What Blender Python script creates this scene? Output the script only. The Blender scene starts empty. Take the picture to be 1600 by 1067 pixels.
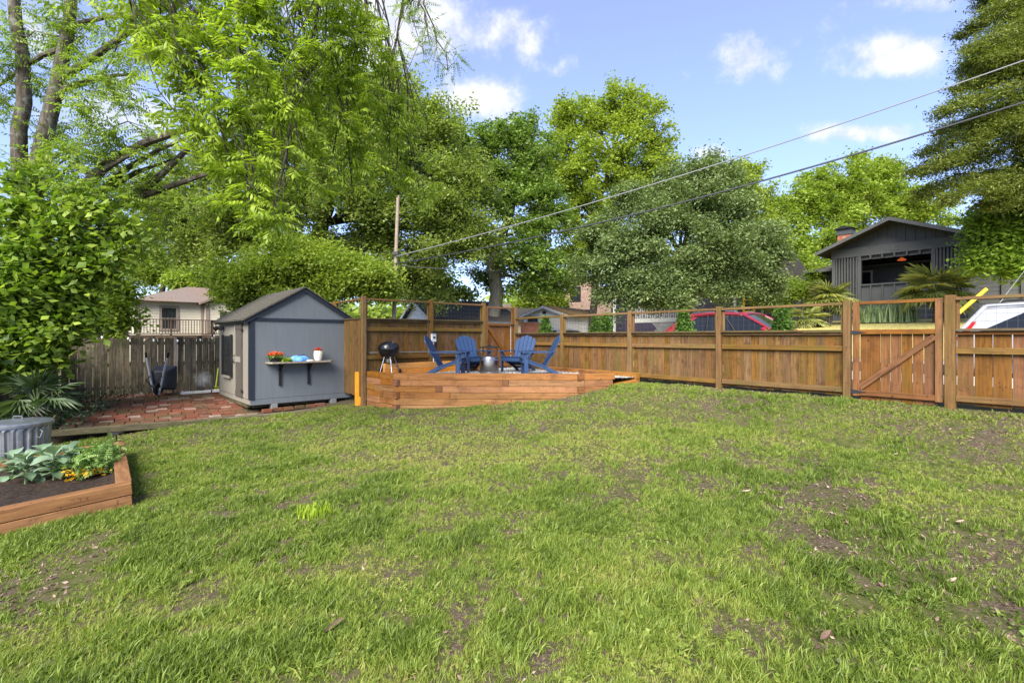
import bpy, bmesh, math, random
import numpy as np
from mathutils import Vector, Matrix, Euler

sc = bpy.context.scene
COL = sc.collection
R = math.radians
rng = np.random.default_rng(7)
random.seed(7)

# ------------------------------------------------------------------ camera, sky, sun, exposure
FPX, HOR, CAMZ = 770.0, 526.0, 1.80          # focal length in photo pixels, horizon row, eye height
cd = bpy.data.cameras.new('camera'); cam = bpy.data.objects.new('camera', cd); COL.objects.link(cam)
cam.location = (0, 0, CAMZ); cam.rotation_euler = (R(90), 0, 0)
cd.sensor_width = 36; cd.lens = 36 * FPX / 1600; cd.shift_y = -(533.5 - HOR) / 1600
cd.clip_start = 0.05; cd.clip_end = 3000
sc.camera = cam
sc.view_settings.view_transform = 'Standard'; sc.view_settings.look = 'None'
sc.view_settings.gamma = 1; sc.view_settings.use_curve_mapping = False
sc.view_settings.exposure = 1.56
sc.render.engine = 'CYCLES'
sc.cycles.use_denoising = True
sc.cycles.max_bounces = 7; sc.cycles.transmission_bounces = 5; sc.cycles.transparent_max_bounces = 8
sc.cycles.diffuse_bounces = 5

SUN = Vector((-0.20, -0.72, 0.62)).normalized()   # towards the sun: high, behind the viewer
sl = bpy.data.lights.new('sun', 'SUN'); so = bpy.data.objects.new('sun', sl); COL.objects.link(so)
sl.energy = 4.0; sl.angle = R(40); sl.color = (1.0, 0.94, 0.84)
so.rotation_euler = (-SUN).to_track_quat('-Z', 'Y').to_euler()

class NT:
    """tiny node-tree helper"""
    def __init__(s, tree): s.t = tree; s.n = tree.nodes; s.l = tree.links
    def new(s, typ, ins=None, **kw):
        n = s.n.new(typ)
        for k, v in kw.items(): setattr(n, k, v)
        for k, v in (ins or {}).items(): s.set(n.inputs[k], v)
        return n
    def set(s, sock, v):
        if isinstance(v, bpy.types.NodeSocket): s.l.new(v, sock)
        elif isinstance(v, bpy.types.Node): s.l.new(v.outputs[0], sock)
        else:
            if isinstance(v, (tuple, list)) and len(v) == 3 and sock.type == 'RGBA': v = (*v, 1)
            sock.default_value = v
    def m(s, op, a, b=0.0, c=0.0, clamp=False):
        n = s.new('ShaderNodeMath', operation=op, use_clamp=clamp); s.set(n.inputs[0], a); s.set(n.inputs[1], b)
        if op in ('MULTIPLY_ADD', 'COMPARE', 'SMOOTH_MIN', 'WRAP'): s.set(n.inputs[2], c)
        return n.outputs[0]
    def mix(s, f, a, b, blend='MIX'):
        n = s.new('ShaderNodeMix', data_type='RGBA', blend_type=blend, clamp_factor=True)
        s.set(n.inputs[0], f); s.set(n.inputs[6], a); s.set(n.inputs[7], b); return n.outputs[2]
    def ramp(s, f, stops):
        n = s.new('ShaderNodeValToRGB'); s.set(n.inputs[0], f); e = n.color_ramp.elements
        while len(e) < len(stops): e.new(0.5)
        for el, (p, c) in zip(e, stops):
            el.position = p; el.color = (*c, 1) if len(c) == 3 else c
        return n.outputs[0]
    def noise(s, vec, scale, detail=4, rough=0.55, dist=0.0):
        n = s.new('ShaderNodeTexNoise', ins={'Scale': scale, 'Detail': detail, 'Roughness': rough, 'Distortion': dist})
        if vec is not None: s.set(n.inputs['Vector'], vec)
        return n.outputs[0]
    def smooth(s, v, a, b):
        n = s.new('ShaderNodeMapRange', interpolation_type='SMOOTHSTEP'); s.set(n.inputs[0], v)
        n.inputs[1].default_value = a; n.inputs[2].default_value = b; return n.outputs[0]

wd = bpy.data.worlds.new('World'); sc.world = wd; wd.use_nodes = True
w = NT(wd.node_tree); w.n.clear()
sky = w.new('ShaderNodeTexSky', sky_type='NISHITA', sun_disc=False)
sky.sun_elevation = math.asin(SUN.z); sky.sun_rotation = math.atan2(SUN.x, SUN.y)
sky.air_density = 1.0; sky.dust_density = 0.4; sky.ozone_density = 3.0; sky.altitude = 300
tc = w.new('ShaderNodeTexCoord'); gen = tc.outputs['Generated']
sep = w.new('ShaderNodeSeparateXYZ', ins={0: gen})
dx, dy, dz = sep.outputs
ysafe = w.m('MAXIMUM', dy, 0.05)
cu, cv = w.m('DIVIDE', dx, ysafe), w.m('DIVIDE', dz, ysafe)
n1 = w.noise(gen, 7.0, 6, 0.6); n2 = w.noise(gen, 16.0, 7, 0.62)
nz = w.m('ADD', w.m('MULTIPLY', n1, 0.55), w.m('MULTIPLY', n2, 0.45))
tot = None
for (px, py, rx, ry, s_) in [(1168, 92, 50, 48, 1.0), (1425, 84, 78, 40, 1.05), (1340, 207, 95, 20, .85), (1108, 240, 42, 22, .8),
                             (735, 150, 85, 34, 1.0), (800, 50, 110, 48, .75), (620, 40, 130, 95, 1.15), (890, 100, 40, 26, .6),
                             (1465, 6, 70, 22, .8), (180, 180, 130, 60, .9), (60, 40, 110, 60, .9), (300, 420, 160, 40, .6), (560, 300, 90, 50, .6)]:
    a = w.m('DIVIDE', w.m('SUBTRACT', cu, (px - 800) / FPX), rx / FPX)
    b = w.m('DIVIDE', w.m('SUBTRACT', cv, (HOR - py) / FPX), ry / FPX)
    g = w.m('MULTIPLY', w.m('EXPONENT', w.m('MULTIPLY', w.m('ADD', w.m('MULTIPLY', a, a), w.m('MULTIPLY', b, b)), -0.8)), s_)
    tot = g if tot is None else w.m('MAXIMUM', tot, g)
front = w.smooth(dy, 0.45, 0.6)                          # the same kind of scattered cloud goes on all round
gencl = w.m('MULTIPLY', w.smooth(w.noise(gen, 2.6, 5, 0.55), 0.5, 0.68), w.m('SUBTRACT', 1.0, front))
blob = w.m('ADD', w.m('MULTIPLY', tot, front), gencl)
mask = w.smooth(w.m('ADD', w.m('MULTIPLY', blob, 0.75), w.m('MULTIPLY', w.m('SUBTRACT', nz, 0.5), 2.3)), 0.24, 0.74)
hazy = w.m('MULTIPLY', w.smooth(dz, 0.45, -0.02), 0.35)
cool = w.mix(1.0, sky.outputs[0], (0.82, 0.92, 1.22), 'MULTIPLY')
veil = w.mix(1.0, cool, (0.92, 0.78, 0.72), 'ADD')
bluesky = w.mix(hazy, veil, (2.9, 3.05, 4.1))
cloudc = w.mix(w.smooth(n2, 0.35, 0.65), (3.0, 3.25, 3.9), (4.4, 4.45, 4.6))
skyc = w.mix(w.m('MULTIPLY', mask, 0.93), bluesky, cloudc)
bg = w.new('ShaderNodeBackground', ins={'Color': skyc, 'Strength': 0.086})
w.l.new(bg.outputs[0], w.new('ShaderNodeOutputWorld').inputs[0])

# ------------------------------------------------------------------ places: photo pixel + distance -> point; fence frame; ground height
U = Vector((-0.628, 0.778, 0)); N_ = Vector((0.778, 0.628, 0)); D0 = 9.41     # along the street fence / away from the yard
V = Vector((-0.74, -0.67, 0)).normalized()                                    # along the cross fence, towards the left
VN = Vector((-V.y, V.x, 0)) * 1.0                                             # (0.67,-0.74): from the cross fence into the yard
def W(x, y, Y): return Vector(((x - 800) / FPX * Y, Y, CAMZ + (HOR - y) / FPX * Y))
def onplane(x, off):
    """point (z = 0) where the column x of the photo meets the plane at distance off along N_"""
    t = (x - 800) / FPX; Y = off / (0.628 + 0.778 * t); return Vector((t * Y, Y, 0))
def FR(a, off, z): return N_ * off + U * a + Vector((0, 0, z))
PD = [-400, -60, -30, -16, -13.0, -11.2, -10.4, -3.5, -1.5, 0.0, 0.8, 1.3, 1.94, 3.4, 4.5, 7.0, 9.0, 10.3, 12, 30, 400]
PZ = [9.0, 4.5, 3.3, 2.42, 2.1, 1.15, 0.93, 0.90, 0.80, 0.765, 0.74, 0.62, 0.42, 0.27, 0.18, 0.08, -0.03, -0.13, -0.20, -0.4, -1.0]
def gz(X, Y):
    d = D0 - (N_.x * X + N_.y * Y)
    z = np.interp(d, PD, PZ); f_ = np.clip((U.x * X + U.y * Y - 9.3) / 2.7, 0, 1); f_ = f_ * f_ * (3 - 2 * f_)
    z = np.where(d < -10.4, z * (1 - f_) + np.interp(d, [-400, -60, -16, -11.2, -10.4], [6.0, 3.0, 1.95, 1.1, 0.93]) * f_, z)
    b = 0.018 * np.sin(X * 1.7 + Y * 0.6) + 0.014 * np.sin(Y * 2.3 - X * 0.9) + 0.008 * np.sin(X * 5.1 + 1.0) * np.sin(Y * 4.3)
    return z + b * np.where((d > 0) & (d < 20), 1.0, 0.3)
def G(x, y):
    """where the ray through a photo pixel meets the ground"""
    t = (x - 800) / FPX; s = (HOR - y) / FPX; lo, hi = 0.5, 60.0
    for Y in np.linspace(0.8, 60, 1200):
        if CAMZ + s * Y <= gz(t * Y, Y): return Vector((t * Y, Y, float(gz(t * Y, Y))))
    return Vector((t * 60, 60, 0))

# ------------------------------------------------------------------ mesh and object helpers
def link(o, parent=None, mat=None):
    COL.objects.link(o)
    if parent is not None: o.parent = parent
    if mat is not None and o.type == 'MESH' and not o.data.materials: o.data.materials.append(mat)
    return o
def tag(o, label=None, cat=None, group=None, kind=None):
    for k, v in (('label', label), ('category', cat), ('group', group), ('kind', kind)):
        if v: o[k] = v
    return o
def empty(name, loc=(0, 0, 0), label=None, cat=None, group=None, rz=0.0):
    o = bpy.data.objects.new(name, None); o.empty_display_size = 0.1; o.location = loc; o.rotation_euler = (0, 0, rz)
    COL.objects.link(o); return tag(o, label, cat, group)
def local(parent, p):
    """world point -> coordinates of an unrotated parent empty"""
    return Vector(p) - (parent.location if parent is not None and parent.parent is None else (parent.parent.location + parent.location if parent is not None else Vector()))
def mesh_np(name, v, f, rnd=None, smooth=False):
    """v (n,3) array, f (m,k) index array"""
    v = np.asarray(v, np.float32); f = np.asarray(f, np.int32); me = bpy.data.meshes.new(name)
    me.vertices.add(len(v)); me.vertices.foreach_set('co', v.ravel())
    k = f.shape[1]; me.loops.add(f.size); me.loops.foreach_set('vertex_index', f.ravel())
    me.polygons.add(len(f)); me.polygons.foreach_set('loop_start', np.arange(0, f.size, k, dtype=np.int32))
    if smooth: me.polygons.foreach_set('use_smooth', np.ones(len(f), bool))
    if rnd is not None:
        at = me.attributes.new('rnd', 'FLOAT', 'POINT'); at.data.foreach_set('value', np.asarray(rnd, np.float32))
    me.update(calc_edges=True); return me
class MB:
    def __init__(s): s.v = []; s.f = []
    def add(s, vs, fs):
        b = len(s.v); s.v += [tuple(p) for p in vs]; s.f += [tuple(i + b for i in f) for f in fs]; return s
    def box(s, c, size, M=None):
        c = Vector(c); h = Vector(size) / 2; vs = []
        for x, y, z in [(-1, -1, -1), (1, -1, -1), (1, 1, -1), (-1, 1, -1), (-1, -1, 1), (1, -1, 1), (1, 1, 1), (-1, 1, 1)]:
            p = Vector((x * h.x, y * h.y, z * h.z)); vs.append(c + (M @ p if M else p))
        return s.add(vs, [(0, 3, 2, 1), (4, 5, 6, 7), (0, 1, 5, 4), (1, 2, 6, 5), (2, 3, 7, 6), (3, 0, 4, 7)])
    def tube(s, pts, rad, n=8, cap=True):
        pts = [Vector(p) for p in pts]; k = len(pts)
        if not hasattr(rad, '__len__'): rad = [rad] * k
        ref = None; vs = []
        for i, p in enumerate(pts):
            d = (pts[min(i + 1, k - 1)] - pts[max(i - 1, 0)]).normalized()
            if ref is None: ref = Vector((0, 0, 1)) if abs(d.z) < 0.9 else Vector((1, 0, 0))
            a = (ref - d * ref.dot(d)).normalized(); b = d.cross(a); ref = a
            for j in range(n):
                t = 2 * math.pi * j / n; vs.append(p + (a * math.cos(t) + b * math.sin(t)) * rad[i])
        fs = [(i * n + j, i * n + (j + 1) % n, (i + 1) * n + (j + 1) % n, (i + 1) * n + j) for i in range(k - 1) for j in range(n)]
        if cap: fs += [tuple(range(n - 1, -1, -1)), tuple(range((k - 1) * n, k * n))]
        return s.add(vs, fs)
    def lathe(s, prof, n=24, c=(0, 0, 0), M=None):
        c = Vector(c); vs = []; k = len(prof)
        for r, z in prof:
            for j in range(n):
                t = 2 * math.pi * j / n; p = Vector((r * math.cos(t), r * math.sin(t), z)); vs.append(c + (M @ p if M else p))
        return s.add(vs, [(i * n + j, i * n + (j + 1) % n, (i + 1) * n + (j + 1) % n, (i + 1) * n + j) for i in range(k - 1) for j in range(n)])
    def prism(s, poly, vec):
        poly = [Vector(p) for p in poly]; vec = Vector(vec); n = len(poly)
        return s.add(poly + [p + vec for p in poly], [tuple(range(n - 1, -1, -1)), tuple(range(n, 2 * n))] + [(i, (i + 1) % n, n + (i + 1) % n, n + i) for i in range(n)])
    def quad(s, a, b, c, d): return s.add([a, b, c, d], [(0, 1, 2, 3)])
    def mesh(s, name, smooth=False, fix=True):
        me = bpy.data.meshes.new(name); me.from_pydata(s.v, [], s.f)
        if fix:
            bm = bmesh.new(); bm.from_mesh(me); bmesh.ops.recalc_face_normals(bm, faces=bm.faces); bm.to_mesh(me); bm.free()
        if smooth:
            for p in me.polygons: p.use_smooth = True
            try: me.set_sharp_from_angle(angle=R(38))
            except Exception: pass
        me.update(); return me
    def obj(s, name, mat, parent=None, smooth=False, world=True, label=None, fix=True):
        """vertices are in world coordinates (or in the parent's own when world is False)"""
        if parent is not None and world:
            off = local(parent, (0, 0, 0)); s.v = [tuple(Vector(p) + off) for p in s.v]
        o = bpy.data.objects.new(name, s.mesh(name, smooth, fix)); link(o, parent, mat)
        if label: o['label'] = label
        return o
def bevel_mesh(name, L, w_, h, bev=0.006, clip=0.0, uneven=0.0):
    """a board along local X with eased edges; clip cuts the two corners at the +X end (dog ear)"""
    bm = bmesh.new()
    if clip > 0:
        pts = [(-L / 2, -w_ / 2), (L / 2 - clip, -w_ / 2), (L / 2, -w_ / 2 + clip), (L / 2, w_ / 2 - clip), (L / 2 - clip, w_ / 2), (-L / 2, w_ / 2)]
        lo = [bm.verts.new((x, y, -h / 2)) for x, y in pts]; hi = [bm.verts.new((x, y, h / 2)) for x, y in pts]
        n = len(pts); bm.faces.new(lo[::-1]); bm.faces.new(hi)
        for i in range(n): bm.faces.new((lo[i], lo[(i + 1) % n], hi[(i + 1) % n], hi[i]))
    else:
        bmesh.ops.create_cube(bm, size=1)
        for v in bm.verts: v.co = Vector((v.co.x * L, v.co.y * w_, v.co.z * h))
        if bev > 0: bmesh.ops.bevel(bm, geom=list(bm.edges), offset=bev, segments=1, affect='EDGES')
    if uneven:
        for v in bm.verts: v.co += Vector((random.uniform(-1, 1), random.uniform(-1, 1), random.uniform(-1, 1))) * uneven
    me = bpy.data.meshes.new(name); bm.to_mesh(me); bm.free(); return me
def board(name, parent, mat, p0, p1, w_, h, side, bev=0.005, clip=0.0, uneven=0.0, world=True, mesh=None):
    """a straight piece from p0 to p1; w_ is measured along the side vector, h across it"""
    p0, p1 = Vector(p0), Vector(p1); x = (p1 - p0); L = x.length; x.normalize()
    y = Vector(side); y = (y - x * y.dot(x)).normalized(); z = x.cross(y)
    me = mesh or bevel_mesh(name, L, w_, h, bev, clip, uneven)
    if not me.materials: me.materials.append(mat)
    o = bpy.data.objects.new(name, me); c = (p0 + p1) / 2
    if parent is not None and world: c = local(parent, c)
    M = Matrix((x, y, z)).transposed().to_4x4(); M.translation = c
    link(o, parent); o.matrix_local = M
    return o
def dup(root, parent=None):
    c = root.copy(); COL.objects.link(c); c.parent = parent
    for ch in list(root.children): dup(ch, c)
    return c

# ------------------------------------------------------------------ materials
def mat(name, fn=None, **kw):
    m = bpy.data.materials.new(name); m.use_nodes = True; t = NT(m.node_tree); b = t.n['Principled BSDF']
    for k, v in kw.items(): t.set(b.inputs[k.replace('_', ' ')], v)
    if fn: fn(t, b)
    return m
def objrand(t): return t.new('ShaderNodeObjectInfo').outputs['Random']
def ocoord(t): return t.new('ShaderNodeTexCoord').outputs['Object']
def bump(t, b, h, strength=0.3, dist=0.01):
    n = t.new('ShaderNodeBump', ins={'Strength': strength, 'Distance': dist, 'Height': h}); t.l.new(n.outputs[0], b.inputs['Normal'])
def wood(name, dark, mid, light, rough=0.7, stain=0.5, var=0.3, algae=None, gscale=1.0, bstr=0.35, smear=None):
    def fn(t, b):
        r = objrand(t); oc = ocoord(t)
        off = t.new('ShaderNodeVectorMath', operation='ADD', ins={0: oc})
        cmb = t.new('ShaderNodeCombineXYZ', ins={0: t.m('MULTIPLY', r, 37.0), 1: t.m('MULTIPLY', r, 91.0), 2: t.m('MULTIPLY', r, 13.0)}); t.l.new(cmb.outputs[0], off.inputs[1])
        mp = t.new('ShaderNodeMapping', ins={0: off, 3: (1.3 * gscale, 22 * gscale, 22 * gscale)})
        g = t.noise(mp, 1.6, 5, 0.6, 0.6)
        big = t.noise(off, 3.2, 4, 0.6)
        c = t.ramp(g, [(0.25, dark), (0.5, mid), (0.75, light)])
        c = t.mix(t.m('MULTIPLY', t.smooth(big, 0.48, 0.72), stain), c, dark)
        fine = t.noise(off, 14, 3, 0.7)
        c = t.mix(t.m('MULTIPLY', t.smooth(fine, 0.60, 0.72), 0.75), c, tuple(x * 0.35 for x in dark))       # knots and spots
        if algae: c = t.mix(t.m('MULTIPLY', t.smooth(t.noise(off, 2.1, 5, 0.65), 0.46, 0.66), algae[1]), c, algae[0])
        if smear:
            gp_ = t.new('ShaderNodeNewGeometry').outputs['Position']; dd = t.new('ShaderNodeVectorMath', operation='DISTANCE', ins={0: gp_, 1: smear[0]}).outputs['Value']
            c = t.mix(t.m('MULTIPLY', t.smooth(t.m('ADD', dd, t.m('MULTIPLY', t.noise(gp_, 9, 4), .25)), .42, .12), .9), c, (0.55, 0.54, 0.50))
        hs = t.new('ShaderNodeHueSaturation', ins={'Value': t.m('ADD', 1 - var / 2, t.m('MULTIPLY', r, var)), 'Saturation': t.m('ADD', 0.86, t.m('MULTIPLY', t.m('FRACT', t.m('MULTIPLY', r, 7.3)), 0.2)),
                                               'Hue': t.m('ADD', 0.492, t.m('MULTIPLY', t.m('FRACT', t.m('MULTIPLY', r, 3.7)), 0.014)), 'Color': c})
        t.l.new(hs.outputs[0], b.inputs['Base Color']); b.inputs['Roughness'].default_value = rough
        b.inputs['Specular IOR Level'].default_value = 0.25
        bump(t, b, t.m('ADD', g, t.m('MULTIPLY', fine, 0.4)), bstr, 0.006)
    return mat(name, fn)
M = {}
M['fence'] = wood('fence_wood', (0.049, 0.023, 0.005), (0.134, 0.066, 0.017), (0.202, 0.107, 0.028), stain=0.7, var=0.36, algae=((0.093, 0.068, 0.011), 0.7))
M['post'] = wood('post_wood', (0.079, 0.039, 0.009), (0.152, 0.080, 0.020), (0.215, 0.122, 0.032), stain=0.4, var=0.25, algae=((0.107, 0.087, 0.015), 0.65))
M['gate'] = wood('gate_wood', (0.067, 0.027, 0.007), (0.159, 0.064, 0.014), (0.215, 0.094, 0.024), stain=0.55, var=0.3, algae=((0.120, 0.064, 0.012), 0.5))
M['cap'] = wood('cap_wood', (0.051, 0.032, 0.015), (0.087, 0.060, 0.025), (0.143, 0.097, 0.041), stain=0.4, var=0.2, algae=((0.071, 0.066, 0.020), 0.6))
M['timber'] = wood('stained_timber', (0.101, 0.039, 0.007), (0.232, 0.097, 0.019), (0.294, 0.135, 0.029), stain=0.65, var=0.35, gscale=0.8)
M['endgrain'] = wood('end_grain', (0.064, 0.024, 0.008), (0.153, 0.061, 0.018), (0.255, 0.104, 0.030), stain=0.6, var=0.4)
M['orange'] = wood('orange_timber', (0.42, 0.14, 0.012), (0.60, 0.235, 0.02), (0.70, 0.30, 0.035), stain=0.3, var=0.2, bstr=0.2)
M['bed'] = wood('bed_timber', (0.096, 0.040, 0.010), (0.198, 0.091, 0.023), (0.264, 0.135, 0.040), stain=0.5, var=0.2)
M['old'] = wood('weathered_wood', (0.032, 0.026, 0.016), (0.123, 0.099, 0.065), (0.246, 0.203, 0.145), stain=0.8, var=0.6, algae=((0.051, 0.055, 0.022), 0.6), smear=[(-8.98, 14.32, 0.57)])
M['edging'] = wood('mossy_timber', (0.035, 0.030, 0.016), (0.09, 0.075, 0.04), (0.15, 0.125, 0.07), stain=0.6, var=0.3, algae=((0.075, 0.08, 0.025), 0.6))
M['greywood'] = wood('grey_wood', (0.14, 0.115, 0.085), (0.27, 0.225, 0.17), (0.38, 0.33, 0.26), stain=0.3, var=0.15)
M['railwood'] = wood('rail_wood', (0.033, 0.019, 0.011), (0.078, 0.049, 0.029), (0.117, 0.078, 0.049), stain=0.3, var=0.2)
M['polewood'] = wood('pole_wood', (0.13, 0.095, 0.065), (0.24, 0.19, 0.14), (0.34, 0.28, 0.215), stain=0.3, var=0.1)
def paint(name, c, rough=0.5, amt=0.12, scale=4, spec=0.4, bmp=0.0, metallic=0.0, grain=None):
    def fn(t, b):
        oc = ocoord(t); v = oc
        if grain: v = t.new('ShaderNodeMapping', ins={0: oc, 3: grain}).outputs[0]
        n = t.noise(v, scale, 5, 0.6); n2 = t.noise(v, scale * 9, 3, 0.6)
        k = t.m('ADD', t.m('MULTIPLY', n, 0.6), t.m('MULTIPLY', n2, 0.4))
        cc = t.mix(t.smooth(k, 0.3, 0.7), tuple(x * (1 - amt) for x in c), tuple(min(1, x * (1 + amt)) for x in c))
        t.set(b.inputs['Base Color'], cc)
        t.set(b.inputs['Roughness'], t.m('ADD', rough - 0.08, t.m('MULTIPLY', n, 0.16)))
        b.inputs['Specular IOR Level'].default_value = spec; b.inputs['Metallic'].default_value = metallic
        if bmp: bump(t, b, k, bmp, 0.005)
    return mat(name, fn)
M['shed'] = paint('shed_grey_paint', (0.118, 0.132, 0.146), 0.6, 0.08, 3, 0.3, 0.25, grain=(6, 6, 0.7))
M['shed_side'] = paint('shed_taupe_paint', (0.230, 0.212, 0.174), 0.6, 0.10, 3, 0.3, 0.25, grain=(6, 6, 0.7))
M['navy'] = paint('navy_trim_paint', (0.017, 0.021, 0.033), 0.5, 0.15, 5, 0.3)
M['brownpaint'] = paint('shed_door_paint', (0.085, 0.073, 0.062), 0.55, 0.2, 5, 0.3, 0.2, grain=(6, 6, 0.7))
M['black'] = paint('black_enamel', (0.008, 0.008, 0.009), 0.22, 0.2, 4, 0.6)
M['blackmatte'] = paint('matte_black', (0.012, 0.012, 0.013), 0.6, 0.3, 4, 0.3)
M['iron'] = paint('dark_iron', (0.02, 0.02, 0.022), 0.5, 0.3, 6, 0.4)
M['steel'] = paint('steel', (0.55, 0.55, 0.55), 0.3, 0.1, 6, 0.5, metallic=1.0)
M['polished'] = paint('polished_steel', (0.34, 0.30, 0.26), 0.28, 0.12, 4, 0.5, metallic=1.0)
M['galv'] = paint('galvanised_steel', (0.30, 0.32, 0.345), 0.42, 0.25, 9, 0.5, metallic=0.85, bmp=0.1)
M['bluepoly'] = paint('blue_plastic_lumber', (0.021, 0.049, 0.118), 0.42, 0.14, 5, 0.45, grain=(1, 8, 8))
M['white'] = paint('white_paint', (0.55, 0.55, 0.52), 0.5, 0.06, 4, 0.3)
M['offwhite'] = paint('off_white_ceramic', (0.66, 0.63, 0.56), 0.4, 0.1, 10, 0.4)
M['cream'] = paint('cream_siding', (0.46, 0.42, 0.33), 0.6, 0.08, 2, 0.2)
M['tantrim'] = paint('taupe_trim', (0.20, 0.165, 0.135), 0.6, 0.1, 3, 0.2)
M['charcoal'] = paint('charcoal_paint', (0.088, 0.090, 0.084), 0.55, 0.12, 3, 0.3)
M['charcoal_brick'] = paint('charcoal_base_paint', (0.05, 0.055, 0.058), 0.6, 0.2, 8, 0.3, 0.4)
M['numberpaint'] = paint('number_paint', (0.13, 0.13, 0.12), 0.5, 0.1, 4, 0.3)
M['barrowtube'] = paint('grey_tube_paint', (0.34, 0.36, 0.38), 0.4, 0.2, 6, 0.4)
M['blockgrey'] = paint('block_grey', (0.17, 0.17, 0.165), 0.8, 0.2, 8, 0.2, 0.3)
M['purple'] = paint('plum_siding', (0.045, 0.038, 0.065), 0.6, 0.1, 3, 0.2)
M['yellow'] = paint('yellow_plastic', (0.72, 0.42, 0.01), 0.4, 0.05, 3, 0.4)
M['lime'] = paint('sunlit_gap_lime', (0.60, 0.68, 0.03), 0.45, 0.1, 4, 0.4)  # sunlit greenery in the fence gap, put into a flat colour
M['bluecloth'] = paint('light_blue_plastic', (0.12, 0.33, 0.72), 0.35, 0.3, 7, 0.5, 0.5)
M['navycloth'] = paint('navy_cloth', (0.02, 0.025, 0.07), 0.8, 0.3, 9, 0.2, 0.4)
M['wire'] = paint('wire', (0.14, 0.14, 0.14), 0.4, 0.1, 3, 0.4, metallic=0.7)
M['cable'] = paint('black_cable', (0.022, 0.024, 0.028), 0.5, 0.1, 3, 0.3)
M['cablegrey'] = paint('grey_cable', (0.16, 0.165, 0.17), 0.5, 0.1, 3, 0.3)
M['rubber'] = paint('rubber', (0.014, 0.014, 0.014), 0.75, 0.2, 5, 0.2)
M['trayplastic'] = paint('dark_grey_tray', (0.032, 0.036, 0.045), 0.5, 0.25, 4, 0.35)
M['redpaint'] = mat('red_car_paint', Base_Color=(0.20, 0.010, 0.016, 1), Roughness=0.22, Coat_Weight=0.6)
M['whitepaint'] = mat('white_car_paint', Base_Color=(0.30, 0.31, 0.33, 1), Roughness=0.22, Coat_Weight=0.6)
M['carglass'] = mat('car_glass', Base_Color=(0.010, 0.012, 0.014, 1), Roughness=0.1, Specular_IOR_Level=0.4)
M['winglass'] = paint('window_glass', (0.02, 0.024, 0.026), 0.08, 0.3, 3, 0.9)
M['taillight'] = mat('tail_light', Base_Color=(0.45, 0.01, 0.01, 1), Roughness=0.2)
M['headlight'] = mat('head_light', Base_Color=(0.7, 0.72, 0.75, 1), Roughness=0.15)
M['bulb'] = mat('bulb_glass', Base_Color=(0.75, 0.75, 0.72, 1), Roughness=0.2)
M['lampglow'] = mat('lamp_glow', Base_Color=(0.8, 0.2, 0.05, 1), Emission_Color=(1.0, 0.22, 0.06, 1), Emission_Strength=0.12)
M['concrete'] = paint('concrete', (0.42, 0.40, 0.37), 0.8, 0.15, 8, 0.2, 0.4)
M['paver'] = paint('pale_paver', (0.60, 0.58, 0.54), 0.8, 0.15, 10, 0.2, 0.3)
def speck(name, cols, scale, rough=0.9, bmp=0.6, big=None, dist=0.02):
    def fn(t, b):
        oc = ocoord(t); n = t.noise(oc, scale, 6, 0.7)
        c = t.ramp(n, [(0.28 + 0.44 * i / (len(cols) - 1), x) for i, x in enumerate(cols)])
        if big: c = t.mix(t.m('MULTIPLY', t.smooth(t.noise(oc, big[1], 4, 0.6), 0.42, 0.66), big[2]), c, big[0])
        t.set(b.inputs['Base Color'], c); b.inputs['Roughness'].default_value = rough; b.inputs['Specular IOR Level'].default_value = 0.15
        bump(t, b, n, bmp, dist)
    return mat(name, fn)
M['shingle'] = speck('shingle', [(0.036, 0.034, 0.030), (0.080, 0.074, 0.064), (0.136, 0.124, 0.104)], 22, big=((0.088, 0.080, 0.048), 2.0, 0.5))
M['shingle_brown'] = speck('brown_shingle', [(0.104, 0.080, 0.064), (0.160, 0.128, 0.108), (0.216, 0.176, 0.152)], 14, big=((0.19, 0.11, 0.07), 0.7, 0.35))
M['shingle_dark'] = speck('dark_shingle', [(0.028, 0.026, 0.024), (0.055, 0.051, 0.047), (0.09, 0.083, 0.075)], 9, big=((0.07, 0.055, 0.038), 0.8, 0.5))
M['shingle_olive'] = speck('olive_shingle', [(0.10, 0.06, 0.018), (0.19, 0.115, 0.033), (0.26, 0.16, 0.055)], 8)
M['soil'] = speck('soil', [(0.010, 0.007, 0.005), (0.026, 0.018, 0.013), (0.06, 0.042, 0.032)], 26)
M['asphalt'] = speck('asphalt', [(0.035, 0.035, 0.036), (0.055, 0.055, 0.055), (0.085, 0.083, 0.08)], 30, bmp=0.2)
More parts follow.
